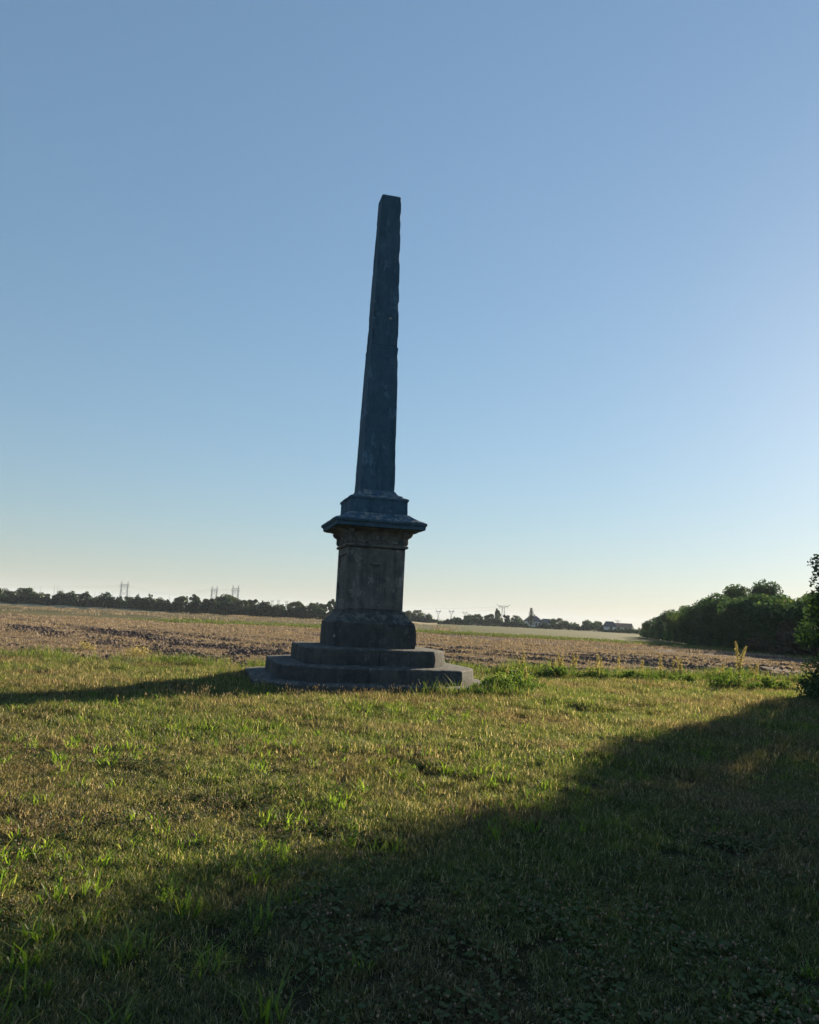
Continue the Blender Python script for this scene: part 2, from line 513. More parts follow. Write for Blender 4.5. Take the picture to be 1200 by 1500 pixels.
def loft(profile, n=0.09, ch=0.0, rings=0.12, amp=0.006, chip=0.03, seed=0.0, joint=0.0, chipf=None):
    """square block with a moulded side profile; worn faces, chipped arrises"""
    prof = []
    for i in range(len(profile) - 1):
        (h0, z0), (h1, z1) = profile[i], profile[i+1]
        k = max(1, int(round(math.hypot(h1-h0, z1-z0) / rings)))
        for j in range(k):
            prof.append((h0 + (h1-h0)*j/k, z0 + (z1-z0)*j/k))
    prof.append(profile[-1])
    h_ref = max(p[0] for p in profile)
    JSC[0] = h_ref
    base = section(1.0, [(a / h_ref, b / h_ref) for a, b in ch] if isinstance(ch, list) else ((ch / h_ref) if ch else 0.0), n / h_ref, joint / h_ref)
    V = []; Fc = []
    m = len(base)
    for (h, z) in prof:
        for (sx, sy, e, g) in base:
            x, y = sx * h, sy * h
            d = fbm(x + seed, y, z, 2.2) * amp + fbm(x, y + seed, z, 9.0) * amp * 0.6
            corner = max(0.0, 1 - e * h_ref / 0.07)
            c = corner * (0.003 + max(0.0, fbm(x*0.7, y + 3*seed, z, 3.1) - 0.10) * chip * 1.8)
            if chipf: c *= chipf(x, y, z)
            r = math.hypot(x, y) or 1.0
            k = 1 + (d - c * 1.4 - g) / r
            V.append((x * k, y * k, z + fbm(x, y, z + seed, 3.0) * amp * 0.5))
    R_ = len(prof)
    for i in range(R_ - 1):
        for k in range(m):
            Fc.append((i*m+k, i*m+(k+1) % m, (i+1)*m+(k+1) % m, (i+1)*m+k))
    Fc.append(tuple(range(m))[::-1])
    Fc.append(tuple((R_-1)*m + k for k in range(m)))
    return V, Fc

mon = empty('obelisk', (MON[0], MON[1], 0.0), TH)
tag(mon, 'tall weathered stone obelisk on moulded pedestal and three steps in the meadow', 'obelisk')
def stone_part(name, profile, parent=mon, smooth=26, mat='stone', **kw):
    V, Fc = loft(profile, **kw)
    return link(name, mesh_py(name, V, Fc, smooth), M[mat], parent)

def step_part(h, ch, z0, z1, seed):
    return stone_part('step', [(h - 0.0, z0), (h + 0.012, z0 + (z1-z0)*0.5), (h, z1 - 0.035), (h - 0.015, z1 - 0.010), (h - 0.05, z1), (h * 0.86, z1 + 0.008), (h * 0.5, z1 + 0.012)],
                      n=0.14, ch=ch, rings=0.10, amp=0.009, chip=0.03, seed=seed, smooth=20, mat='stepstone', joint=1.15)
def step_outline(h, cl, fr, dx, dy):
    """front-left cut cl, front edge up to fr, front-right cut dx by dy; back corners cut alike"""
    r = fr + dx
    return [(-h + cl, -h), (fr, -h), (r, -h + dy), (r, h - dy), (fr, h), (-h + cl, h), (-h, h - cl), (-h, -h + cl)]
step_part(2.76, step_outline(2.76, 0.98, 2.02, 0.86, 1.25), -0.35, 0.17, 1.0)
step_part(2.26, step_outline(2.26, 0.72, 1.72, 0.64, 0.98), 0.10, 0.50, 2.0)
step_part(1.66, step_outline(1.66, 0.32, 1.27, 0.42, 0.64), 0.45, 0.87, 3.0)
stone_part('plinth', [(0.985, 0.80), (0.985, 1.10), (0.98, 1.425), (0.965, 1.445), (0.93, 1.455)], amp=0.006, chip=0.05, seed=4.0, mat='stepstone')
stone_part('plinth_moulding', [(0.95, 1.447), (0.895, 1.50), (0.835, 1.56), (0.785, 1.625), (0.755, 1.67), (0.745, 1.725), (0.70, 1.745)], amp=0.009, chip=0.05, seed=5.0, rings=0.05, mat='stepstone')
die = stone_part('die', [(0.655, 1.70), (0.655, 2.4), (0.648, 3.24)], amp=0.006, chip=0.04, seed=6.0)
# faces of the die: stiles, rails and an inner panel on the west face, a large slab on the front
def face_box(name, side, a0, a1, z0, z1, d0, d1, parent, bev=0.008):
    """box on a face of the die; side 0 front(-y) 1 left(-x) 2 back 3 right"""
    m = MB(); m.box(a0, a1, -d1, -d0, z0, z1)
    me = m.mesh(name)
    b = bmesh.new(); b.from_mesh(me)
    bmesh.ops.bevel(b, geom=list(b.edges), offset=bev, segments=1, affect='EDGES')
    b.to_mesh(me); b.free()
    rot = {0: 0, 1: -90, 2: 180, 3: 90}[side]
    me.transform(Matrix.Rotation(rad(rot), 4, 'Z'))
    return link(name, me, M['stone'], parent)
for side in range(4):
    f = 0.645
    if side == 0:
        face_box('tablet', side, -0.655, 0.688, 1.752, 3.195, f, f + 0.048, die, 0.012)
        continue
    face_box('stile', side, -0.69, -0.52, 1.735, 3.22, f, f + 0.050, die)
    face_box('stile', side, 0.52, 0.688, 1.735, 3.22, f, f + 0.050, die)
    face_box('rail', side, -0.515, 0.515, 1.74, 1.885, f, f + 0.047, die)
    face_box('rail', side, -0.515, 0.515, 3.05, 3.218, f, f + 0.047, die)
    if True:
        face_box('panel', side, -0.40, 0.40, 2.00, 2.93, f, f + 0.030, die, 0.02)
# small broken ledge below the tablet's head
led = MB()
led.box(-0.13, 0.12, -0.765, -0.675, 2.815, 2.86); led.box(-0.10, 0.09, -0.715, -0.675, 2.77, 2.812); led.box(-0.03, 0.015, -0.73, -0.675, 2.735, 2.768)
o = led.build('ledge', M['stone'], mon); o.location.x = -0.02
stone_part('astragal', [(0.70, 3.215), (0.742, 3.228), (0.756, 3.255), (0.744, 3.284), (0.715, 3.296)], amp=0.006, chip=0.05, seed=7.0, rings=0.03)
stone_part('capital', [(0.69, 3.29), (0.690, 3.50), (0.70, 3.52), (0.73, 3.565), (0.79, 3.605), (0.87, 3.635), (0.95, 3.668)], amp=0.010, chip=0.05, seed=8.0, rings=0.05)
# carved ornaments of the capital on each face: medallion, garland of beads, corner scrolls
def blob(mb, c, r, sy=1.0, n=6):
    V = []; Fc = []
    for i in range(1, 4):
        t = math.pi * i / 4
        for k in range(n):
            w = 2*math.pi*k/n
            V.append((c[0] + r*math.sin(t)*math.cos(w), c[1] + sy*r*math.sin(t)*math.sin(w), c[2] + r*math.cos(t)))
    V.append((c[0], c[1], c[2]+r)); V.append((c[0], c[1], c[2]-r))
    for k in range(n):
        k2 = (k+1) % n
        Fc += [(3*n, k, k2), (k, n+k, n+k2, k2), (n+k, 2*n+k, 2*n+k2, n+k2), (3*n+1, 2*n+k2, 2*n+k)]
    mb.add(V, Fc)
for side in range(4):
    Rm = Matrix.Rotation(rad({0: 0, 1: -90, 2: 180, 3: 90}[side]), 4, 'Z')
    md = MB()
    ring = [(0.115*math.cos(a), -0.695, 3.43 + 0.105*math.sin(a)) for a in np.linspace(0, 2*math.pi, 17)]
    md.tube(ring, [0.022]*17, 6); blob(md, (0, -0.69, 3.43), 0.075, 0.6, 10)
    me = md.mesh('medallion', 60); me.transform(Rm); link('medallion', me, M['stone'], mon)
    for sg in (-1, 1):
        gl = MB(); r_ = random.Random(side * 7 + sg)
        for k in range(11):
            t = k / 10
            x = sg * (0.16 + 0.42 * t); z = 3.50 - 0.17 * math.sin(math.pi * (0.15 + 0.75*t)) + 0.02 * r_.uniform(-1, 1)
            blob(gl, (x, -0.695, z), 0.030 + 0.020 * math.sin(math.pi*t) * r_.uniform(0.7, 1.2), 0.8)
        me = gl.mesh('garland', 60); me.transform(Rm); link('garland', me, M['stone'], mon)
        sc = MB()
        pts = [(sg*0.655, -0.685 - 0.14*(k/7)**2 - 0.02*math.sin(k), 3.32 + 0.30*k/7) for k in range(8)]
        sc.tube(pts, [0.05, 0.065, 0.055, 0.05, 0.06, 0.075, 0.085, 0.06], 7)
        me = sc.mesh('scroll', 60); me.transform(Rm); link('scroll', me, M['stone'], mon)
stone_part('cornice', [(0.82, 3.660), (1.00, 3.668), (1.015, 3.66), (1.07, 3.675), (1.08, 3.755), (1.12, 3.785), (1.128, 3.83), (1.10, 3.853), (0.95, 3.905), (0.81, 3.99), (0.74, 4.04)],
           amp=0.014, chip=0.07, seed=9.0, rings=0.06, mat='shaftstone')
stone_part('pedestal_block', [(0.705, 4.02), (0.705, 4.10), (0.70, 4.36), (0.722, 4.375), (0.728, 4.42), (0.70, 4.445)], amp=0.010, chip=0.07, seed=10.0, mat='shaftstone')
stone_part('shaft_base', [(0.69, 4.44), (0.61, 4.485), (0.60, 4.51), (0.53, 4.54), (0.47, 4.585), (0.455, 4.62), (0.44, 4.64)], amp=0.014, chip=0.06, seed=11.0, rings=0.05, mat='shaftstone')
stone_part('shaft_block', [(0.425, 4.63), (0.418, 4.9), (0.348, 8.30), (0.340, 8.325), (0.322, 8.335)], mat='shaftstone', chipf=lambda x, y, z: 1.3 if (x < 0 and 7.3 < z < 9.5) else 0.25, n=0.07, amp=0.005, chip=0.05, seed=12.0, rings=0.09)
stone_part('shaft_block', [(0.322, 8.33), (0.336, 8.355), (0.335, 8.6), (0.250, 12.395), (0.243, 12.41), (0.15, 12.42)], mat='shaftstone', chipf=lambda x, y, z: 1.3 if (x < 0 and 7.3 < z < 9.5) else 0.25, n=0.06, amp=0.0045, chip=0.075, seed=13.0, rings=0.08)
# narrow raised fillets framing each face of the shaft
for side in range(4):
    Rm = Matrix.Rotation(rad({0: 0, 1: -90, 2: 180, 3: 90}[side]), 4, 'Z')
    for sg in (-1, 1):
        m = MB(); V = []
        for (h, z) in ((0.428, 4.68), (0.345, 8.33)):
            for (a, d) in ((h - 0.075, 0.004), (h - 0.050, 0.004), (h - 0.050, -0.03), (h - 0.075, -0.03)):
                V.append((sg * a, -(h - 0.006 + d), z))
        m.add(V, [(0,1,5,4),(1,2,6,5),(2,3,7,6),(3,0,4,7),(3,2,1,0),(4,5,6,7)])
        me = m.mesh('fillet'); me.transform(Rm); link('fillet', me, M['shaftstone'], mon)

# ------------------------------------------------------------------ scattered ground cover
def scatter(name, protos, P, rot, scl, idx, label, cat):
    me = bpy.data.meshes.new(name)
    n = len(P)
    me.vertices.add(n); me.vertices.foreach_set('co', np.asarray(P, dtype=np.float32).reshape(-1))
    a = me.attributes.new('rot', 'FLOAT_VECTOR', 'POINT'); a.data.foreach_set('vector', np.asarray(rot, dtype=np.float32).reshape(-1))
    a = me.attributes.new('scl', 'FLOAT_VECTOR', 'POINT'); a.data.foreach_set('vector', np.asarray(scl, dtype=np.float32).reshape(-1))
    a = me.attributes.new('idx', 'INT', 'POINT'); a.data.foreach_set('value', np.asarray(idx, dtype=np.int32))
    me.update()
    o = link(name, me)
    me.materials.append(protos[0].data.materials[0])
    ng = bpy.data.node_groups.new(name + '_scatter', 'GeometryNodeTree')
    ng.interface.new_socket('Geometry', in_out='INPUT', socket_type='NodeSocketGeometry')
    ng.interface.new_socket('Geometry', in_out='OUTPUT', socket_type='NodeSocketGeometry')
    L = ng.links.new
    gi = ng.nodes.new('NodeGroupInput'); go = ng.nodes.new('NodeGroupOutput')
    iop = ng.nodes.new('GeometryNodeInstanceOnPoints'); jn = ng.nodes.new('GeometryNodeJoinGeometry')
    for p in protos:
        oi = ng.nodes.new('GeometryNodeObjectInfo'); oi.inputs['Object'].default_value = p
        oi.inputs['As Instance'].default_value = False
        g2 = ng.nodes.new('GeometryNodeGeometryToInstance')
        L(oi.outputs['Geometry'], g2.inputs[0]); L(g2.outputs[0], jn.inputs[0])
    def attr(nm, dt):
        q = ng.nodes.new('GeometryNodeInputNamedAttribute'); q.data_type = dt; q.inputs['Name'].default_value = nm
        return q.outputs['Attribute']
    er = ng.nodes.new('FunctionNodeEulerToRotation')
    L(attr('rot', 'FLOAT_VECTOR'), er.inputs[0])
    L(gi.outputs[0], iop.inputs['Points']); L(jn.outputs[0], iop.inputs['Instance'])
    iop.inputs['Pick Instance'].default_value = True
    L(attr('idx', 'INT'), iop.inputs['Instance Index']); L(er.outputs[0], iop.inputs['Rotation']); L(attr('scl', 'FLOAT_VECTOR'), iop.inputs['Scale'])
    L(iop.outputs[0], go.inputs[0])
    md = o.modifiers.new('scatter', 'NODES'); md.node_group = ng
    tag(o, label, cat, kind='stuff')
    return o

def proto(name, me, mat):
    me.materials.append(mat)
    return bpy.data.objects.new(name, me)

def blade_clump(r_, n, R, h0, h1, w, lean, t0=0.0, t1=1.0, dry=0.2):
    V = []; Fc = []; T = []
    for _ in range(n):
        a = r_.uniform(0, 2*math.pi); q = R * math.sqrt(r_.random())
        x, y = q*math.cos(a), q*math.sin(a)
        h = r_.uniform(h0, h1); az = r_.uniform(0, 2*math.pi); l = lean * r_.uniform(0.2, 1.0) * h
        dx, dy = math.cos(az), math.sin(az)
        px, py = -dy, dx
        ww = w * r_.uniform(0.6, 1.2)
        tw = r_.uniform(-0.5, 0.5)
        b = len(V)
        V += [(x - px*ww/2, y - py*ww/2, -0.01), (x + px*ww/2, y + py*ww/2, -0.01)]
        mx, my = x + dx*l*0.35, y + dy*l*0.35
        qx, qy = px + dx*tw, py + dy*tw
        V += [(mx + qx*ww*0.45, my + qy*ww*0.45, h*0.6), (mx - qx*ww*0.45, my - qy*ww*0.45, h*0.6)]
        V += [(x + dx*l, y + dy*l, h * r_.uniform(0.85, 1.0))]
        Fc += [(b, b+1, b+2, b+3), (b+3, b+2, b+4)]
        t = r_.uniform(t0, t1) * 0.75 if r_.random() > dry else r_.uniform(0.8, 1.0)
        T += [t, t]
    return V, Fc, T

def tint_mesh(name, V, Fc, T):
    me = mesh_py(name, V, Fc)
    a = me.attributes.new('tint', 'FLOAT', 'FACE')
    a.data.foreach_set('value', np.array(T, dtype=np.float32))
    return me

R1 = random.Random(11)
grass_protos = []
for k in range(8):
    V, Fc, T = blade_clump(R1, 52, 0.11, 0.025, 0.080, 0.0058, 1.7, 0, 1, 0.13)
    V2, F2, T2 = blade_clump(R1, 30, 0.13, 0.008, 0.035, 0.0075, 2.6, 0.2, 1, 0.35)
    b = len(V); V += V2; Fc += [tuple(i + b for i in f) for f in F2]; T += T2
    grass_protos.append(proto('grass_clump', tint_mesh('grass_clump', V, Fc, T), M['grass']))

def frustum_points(rng, d0, d1, dens, margin=1.9, extra=1.5):
    w1 = 0.56 * d1 * margin + extra
    n = int(2 * w1 * (d1 - d0) * dens)
    x = rng.uniform(-w1, w1, n); y = rng.uniform(d0, d1, n)
    k = np.abs(x) < 0.56 * y * margin + extra
    return x[k], y[k]

def outside_monument(x, y, h=2.74, ch=0.92):
    dx, dy = x - MON[0], y - MON[1]
    c, s = math.cos(TH), math.sin(TH)
    lx, ly = np.abs(dx * c + dy * s), np.abs(-dx * s + dy * c)
    return (lx > h) | (ly > h) | (lx + ly > 2*h - ch)

rng = np.random.default_rng(3)
PX, PY, SC = [], [], []
for (d0, d1, dens, s) in ((1.6, 5, 330, 0.64), (5, 9, 200, 0.80), (9, 15, 95, 1.15), (15, 29, 60, 1.35)):
    x, y = frustum_points(rng, d0, d1, dens)
    bare = np.sin(2.3*x + 1.1*np.sin(1.7*y)) * np.sin(2.9*y + 1.3*np.sin(2.1*x) + 1) + 0.5*np.sin(7.1*x + 2*y) * np.sin(6.3*y - x)
    k = (y < edge_y(x) + 0.3) & outside_monument(x, y) & (rng.uniform(0, 1, len(x)) > np.clip(bare * 0.9 - 0.15, 0, 0.85))
    PX.append(x[k]); PY.append(y[k]); SC.append(np.full(k.sum(), s))
x = np.concatenate(PX); y = np.concatenate(PY); s = np.concatenate(SC)
def sines(x, y, f, ph):
    return (np.sin(f*x + ph) * np.sin(f*0.83*y + 2*ph) + 0.6*np.sin(f*1.9*x - f*0.7*y + 3*ph) * np.sin(f*1.3*y + f*0.9*x + ph)) / 1.6
hgt = 0.85 + 0.35 * sines(x, y, 0.9, 1.0) + 0.25 * sines(x, y, 3.1, 2.2) + rng.uniform(-0.40, 0.65, len(x)) 
hgt *= np.interp(np.hypot(x, y), [2, 7, 14, 24], [0.95, 1.1, 1.3, 1.4])
hgt = np.clip(hgt, 0.25, 2.3)
n = len(x)
rot = np.stack([rng.uniform(-0.2, 0.2, n), rng.uniform(-0.2, 0.2, n), rng.uniform(0, 6.28, n)], -1)
scl = np.stack([s, s, s * hgt], -1)
scatter('lawn_grass', grass_protos, np.stack([x, y, bumps(x, y)], -1), rot, scl, rng.integers(0, 8, n),
        'short green and straw coloured meadow grass round the obelisk', 'grass')

# coarse bright tufts
cp = []
for k in range(5):
    V, Fc, T = blade_clump(R1, 20, 0.07, 0.06, 0.17, 0.0105, 1.4, 0, 1, 0.08)
    cp.append(proto('coarse_tuft', tint_mesh('coarse_tuft', V, Fc, T), M['coarse']))
x, y = frustum_points(rng, 1.8, 16, 22)
w = sines(x, y, 1.15, 0.4) + 0.6 * sines(x, y, 3.7, 1.4) + np.where(x < 0.25 * y - 1.6, 0.35, -0.12)
k = (rng.uniform(-0.2, 1.0, len(x)) < w) & (y < edge_y(x)) & outside_monument(x, y, 3.0)
x, y = x[k], y[k]; n = len(x)
sc = rng.uniform(0.55, 1.15, n)
scatter('coarse_grass', cp, np.stack([x, y, bumps(x, y)], -1),
        np.stack([rng.uniform(-.15, .15, n), rng.uniform(-.15, .15, n), rng.uniform(0, 6.28, n)], -1),
        np.stack([sc, sc, sc * rng.uniform(0.6, 1.1, n)], -1), rng.integers(0, 5, n),
        'bright green broad bladed grass tufts in the foreground lawn', 'grass')

# thin stalks with pale seed heads
sp_ = []
for k in range(6):
    m = MB()
    for q in range(5):
        bx_, by_ = R1.uniform(-.1, .1), R1.uniform(-.1, .1)
        h = R1.uniform(0.13, 0.30); lx, ly = R1.uniform(-.05, .05), R1.uniform(-.05, .05)
        m.tube([(bx_, by_, 0), (bx_ + lx*.4, by_ + ly*.4, h*.55), (bx_ + lx, by_ + ly, h)], [.0016, .0014, .001], 3, R1.uniform(0.1, 0.6))
        m.tube([(bx_ + lx, by_ + ly, h), (bx_ + lx*1.1, by_ + ly*1.1, h + .018), (bx_ + lx*1.2, by_ + ly*1.2, h + .05)], [.002, .0055, .001], 4, R1.uniform(0.5, 1.0))
    sp_.append(proto('seed_stalk', m.mesh('seed_stalk'), M['seed']))
x, y = frustum_points(rng, 2.5, 26, 9)
band = np.exp(-((y - (14.6 + 0.16 * x)) / 1.5) ** 2) * np.where(x < 2, 1.0, 0.25)
w = 0.10 + 0.85 * band + 0.35 * np.clip(sines(x, y, 0.8, 2.0), 0, 1) * (x < 0.12 * y)
k = (rng.uniform(0, 1, len(x)) < w) & (y < edge_y(x)) & outside_monument(x, y, 2.85)
x, y = x[k], y[k]; n = len(x)
sc = rng.uniform(0.5, 1.0, n) * np.interp(y, [3, 8, 14, 26], [0.55, 0.7, 1.0, 1.0])
scatter('seed_grass', sp_, np.stack([x, y, bumps(x, y)], -1),
        np.stack([rng.uniform(-.12, .12, n), rng.uniform(-.12, .12, n), rng.uniform(0, 6.28, n)], -1),
        np.stack([sc * 1.15, sc * 1.15, sc], -1), rng.integers(0, 6, n),
        'thin grass stalks with pale seed heads standing above the lawn', 'grass')

# dried clover heads and small round leaves
hp = []
for k in range(6):
    m = MB()
    for q in range(6):
        px_, py_ = R1.uniform(-.11, .11), R1.uniform(-.11, .11)
        h = R1.uniform(0.03, 0.075); rr = R1.uniform(0.004, 0.0075); t = R1.uniform(0.45, 1.0)
        m.tube([(px_ + R1.uniform(-.01, .01), py_, 0), (px_, py_, h)], [.001, .001], 3, 0.3)
        b0 = len(m.T); blob(m, (px_, py_, h), rr, 1.0, 5); m.T[b0:] = [t] * (len(m.T) - b0)
    for q in range(48):
        px_, py_ = R1.uniform(-.12, .12), R1.uniform(-.12, .12); h = R1.uniform(.01, .045); rr = R1.uniform(.006, .014)
        ax, ay = R1.uniform(-.5, .5), R1.uniform(-.5, .5)
        V = [(px_ + rr*math.cos(w), py_ + rr*math.sin(w), h + rr*(ax*math.cos(w) + ay*math.sin(w))) for w in np.linspace(0, 5.2, 6)]
        m.add(V, [(0, 1, 2, 3, 4, 5)], R1.uniform(0, 0.15))
    hp.append(proto('clover_patch', m.mesh('clover_patch'), M['head']))
x, y = frustum_points(rng, 1.8, 13, 34)
w = 0.25 + sines(x, y, 1.4, 3.3) + 0.4 * sines(x, y, 4.1, 0.7)
k = (rng.uniform(0, 1.0, len(x)) < w) & (y < edge_y(x)) & outside_monument(x, y, 3.0)
x, y = x[k], y[k]; n = len(x); sc = rng.uniform(0.8, 1.3, n)
scatter('clover', hp, np.stack([x, y, bumps(x, y)], -1),
        np.stack([np.zeros(n), np.zeros(n), rng.uniform(0, 6.28, n)], -1),
        np.stack([sc, sc, sc], -1), rng.integers(0, 6, n),
        'low clover patches with dried pinkish flower heads in the lawn', 'clover')

# cut straw and clods on the field
stp = []
for k in range(6):
    V, Fc, T = blade_clump(R1, 30, 0.45, 0.05, 0.15, 0.016, 0.5, 0, 1, 0.4)
    for q in range(26):
        a = R1.uniform(0, 6.28); L_ = R1.uniform(.08, .22); cx_, cy_ = R1.uniform(-.5, .5), R1.uniform(-.5, .5); z = R1.uniform(.015, .06); w_ = .010
        dx, dy = math.cos(a)*L_, math.sin(a)*L_; b = len(V)
        V += [(cx_-dy*w_/L_, cy_+dx*w_/L_, z), (cx_+dy*w_/L_, cy_-dx*w_/L_, z + .012), (cx_+dx, cy_+dy, z + R1.uniform(0, .04))]
        Fc += [(b, b+1, b+2)]; T += [R1.uniform(0.3, 1)]
    stp.append(proto('straw_clump', tint_mesh('straw_clump', V, Fc, T), M['straw']))
xs_, ys_, ss_ = [], [], []
for d0, d1, dens, s0 in ((20, 34, 10.0, 0.9), (34, 55, 4.0, 1.3), (55, 86, 1.5, 1.9)):
    x, y = frustum_points(rng, d0, d1, dens, 1.5)
    rowf = 0.5 + 0.45 * np.sin((x * .78 + y * .62) * 1.6 + 0.8 * np.sin((x * .62 - y * .78) * 0.13)) + 0.3 * np.sin((x * .78 + y * .62) * 0.33) + 0.45 * sines(x, y, 0.16, 0.6) + np.where(x < -3, 0.12, -0.06)
    k = (y > edge_y(x) + 0.4) & (y < strip_y(x)) & (rng.uniform(0.05, 0.95, len(x)) < rowf)
    xs_.append(x[k]); ys_.append(y[k]); ss_.append(np.full(k.sum(), s0))
x, y = frustum_points(rng, 100, 216, 0.05, 1.1)
k = (y > strip_y(x) + 20) & (x < 5 + 12 * np.sin(y)) & (rng.uniform(0, 1, len(x)) < 0.55 + 0.45 * np.sin(y * 0.21 + x * 0.03))
xs_.append(x[k]); ys_.append(y[k]); ss_.append(np.full(k.sum(), 3.2))
x = np.concatenate(xs_); y = np.concatenate(ys_); sc = np.concatenate(ss_) * rng.uniform(0.7, 1.25, len(x)); n = len(x)
scatter('field_straw', stp, np.stack([x, y, bumps(x, y)], -1),
        np.stack([np.zeros(n), np.zeros(n), rng.uniform(0, 6.28, n)], -1),
        np.stack([sc, sc, sc * 0.9], -1), rng.integers(0, 6, n),
        'pale cut straw and stubble lying across the brown field', 'straw')
cl = []
for k in range(5):
    m = MB()
    for q in range(16):
        rr = R1.uniform(.025, .085)
        b0 = len(m.V); blob(m, (R1.uniform(-.5, .5), R1.uniform(-.5, .5), rr*.25), rr, R1.uniform(.7, 1.3), 6)
        m.V[b0:] = [(a + R1.uniform(-.25, .25)*rr, b + R1.uniform(-.25, .25)*rr, c + R1.uniform(-.25, .25)*rr) for a, b, c in m.V[b0:]]
    cl.append(proto('soil_clod', m.mesh('soil_clod'), M['clod']))
x, y = frustum_points(rng, 20, 48, 2.0, 1.5)
rowf = 0.5 - 0.45 * np.sin((x * .78 + y * .62) * 1.6 + 0.8 * np.sin((x * .62 - y * .78) * 0.13)) - 0.3 * np.sin((x * .78 + y * .62) * 0.33) - 0.4 * sines(x, y, 0.16, 0.6)
k = (y > edge_y(x) + 0.3) & (y < strip_y(x)) & (rng.uniform(0.1, 1.0, len(x)) < rowf)
x, y = x[k], y[k]; n = len(x); sc = rng.uniform(0.7, 1.5, n)
scatter('soil_clods', cl, np.stack([x, y, bumps(x, y)], -1),
        np.stack([np.zeros(n), np.zeros(n), rng.uniform(0, 6.28, n)], -1),
        np.stack([sc, sc, sc], -1), rng.integers(0, 5, n),
        'dark brown soil clods thrown up across the stubble field', 'soil')

# taller rank grass along the edge between lawn and field, and at the foot of the steps
bp = []
for k in range(5):
    V, Fc, T = blade_clump(R1, 44, 0.22, 0.12, 0.46, 0.011, 0.8, 0, 1, 0.4)
    bp.append(proto('rank_grass', tint_mesh('rank_grass', V, Fc, T), M['seed' if False else 'weed']))
x = rng.uniform(-17, 19, 3000); y = edge_y(x) + rng.normal(0.1, 0.55, len(x))
dens = np.where(x > 1.5, 1.0, 0.45) * (0.5 + 0.5 * np.sin(x * 1.3 + 0.8) * np.sin(x * 3.1))
k = (rng.uniform(0, 1, len(x)) < dens) & outside_monument(x, y, 2.85)
x, y = x[k], y[k]
# strip hugging the front of the lowest step
c_, s_ = math.cos(TH), math.sin(TH)
lx = rng.uniform(-2.2, 2.9, 150); ly = -2.82 - np.abs(rng.normal(0, 0.12, 150))
kk = rng.uniform(0, 1, 150) < np.interp(lx, [-2.2, 0.6, 1.2, 2.9], [0.06, 0.10, 0.8, 1.0])
lx, ly = lx[kk], ly[kk]
x = np.concatenate([x, MON[0] + lx*c_ - ly*s_]); y = np.concatenate([y, MON[1] + lx*s_ + ly*c_])
n = len(x); sc = rng.uniform(0.5, 1.15, n) * np.where((x > 3.2) & (y > 20), 1.2, 1.0)
scatter('border_grass', bp, np.stack([x, y, bumps(x, y)], -1),
        np.stack([rng.uniform(-.15, .15, n), rng.uniform(-.15, .15, n), rng.uniform(0, 6.28, n)], -1),
        np.stack([sc, sc, sc * rng.uniform(0.6, 1.1, n)], -1), rng.integers(0, 5, n),
        'rank tall grass along the border between lawn and stubble field', 'grass')

# young crop leaves on the green strip
yp = []
for k in range(4):
    V, Fc, T = blade_clump(R1, 30, 1.0, 0.12, 0.34, 0.07, 0.7, 0.3, 1, 0.15)
    yp.append(proto('crop_tuft', tint_mesh('crop_tuft', V, Fc, T), M['crop']))
x = rng.uniform(-28, 60, 7000); y0 = np.maximum(strip_y(x), edge_y(x) + 8); y = y0 + np.abs(rng.normal(0, 9, len(x)))
k = np.abs(x) < 0.7 * y + 4
k &= rng.uniform(0, 1, len(x)) < 0.35 + 0.5 * np.sin(x * 0.09 + 1.0) * np.sin(y * 0.23)
x, y = x[k], y[k]; n = len(x); sc = rng.uniform(0.6, 1.2, n)
scatter('crop_plants', yp, np.stack([x, y, np.full(n, 0.0)], -1),
        np.stack([np.zeros(n), np.zeros(n), rng.uniform(0, 6.28, n)], -1),
        np.stack([sc, sc, sc], -1), rng.integers(0, 4, n),
        'thin band of green regrowth beyond the brown stubble', 'crop')

# ------------------------------------------------------------------ leaf clouds, trees, weeds
def leaf_quads(rng, C, size, up=0.0, aspect=0.6):
    n = len(C)
    a = rng.normal(0, 1, (n, 3)); a[:, 2] *= (1 - up); a /= np.linalg.norm(a, axis=1)[:, None]
    b = rng.normal(0, 1, (n, 3)); b -= (a * b).sum(1)[:, None] * a; b /= np.linalg.norm(b, axis=1)[:, None]
    L = size * rng.uniform(0.6, 1.25, n)[:, None]
    a = a * L * 0.5; b = b * L * 0.5 * aspect
    return np.stack([C - a, C + b - a * 0.15, C + a, C - b - a * 0.15], 1)

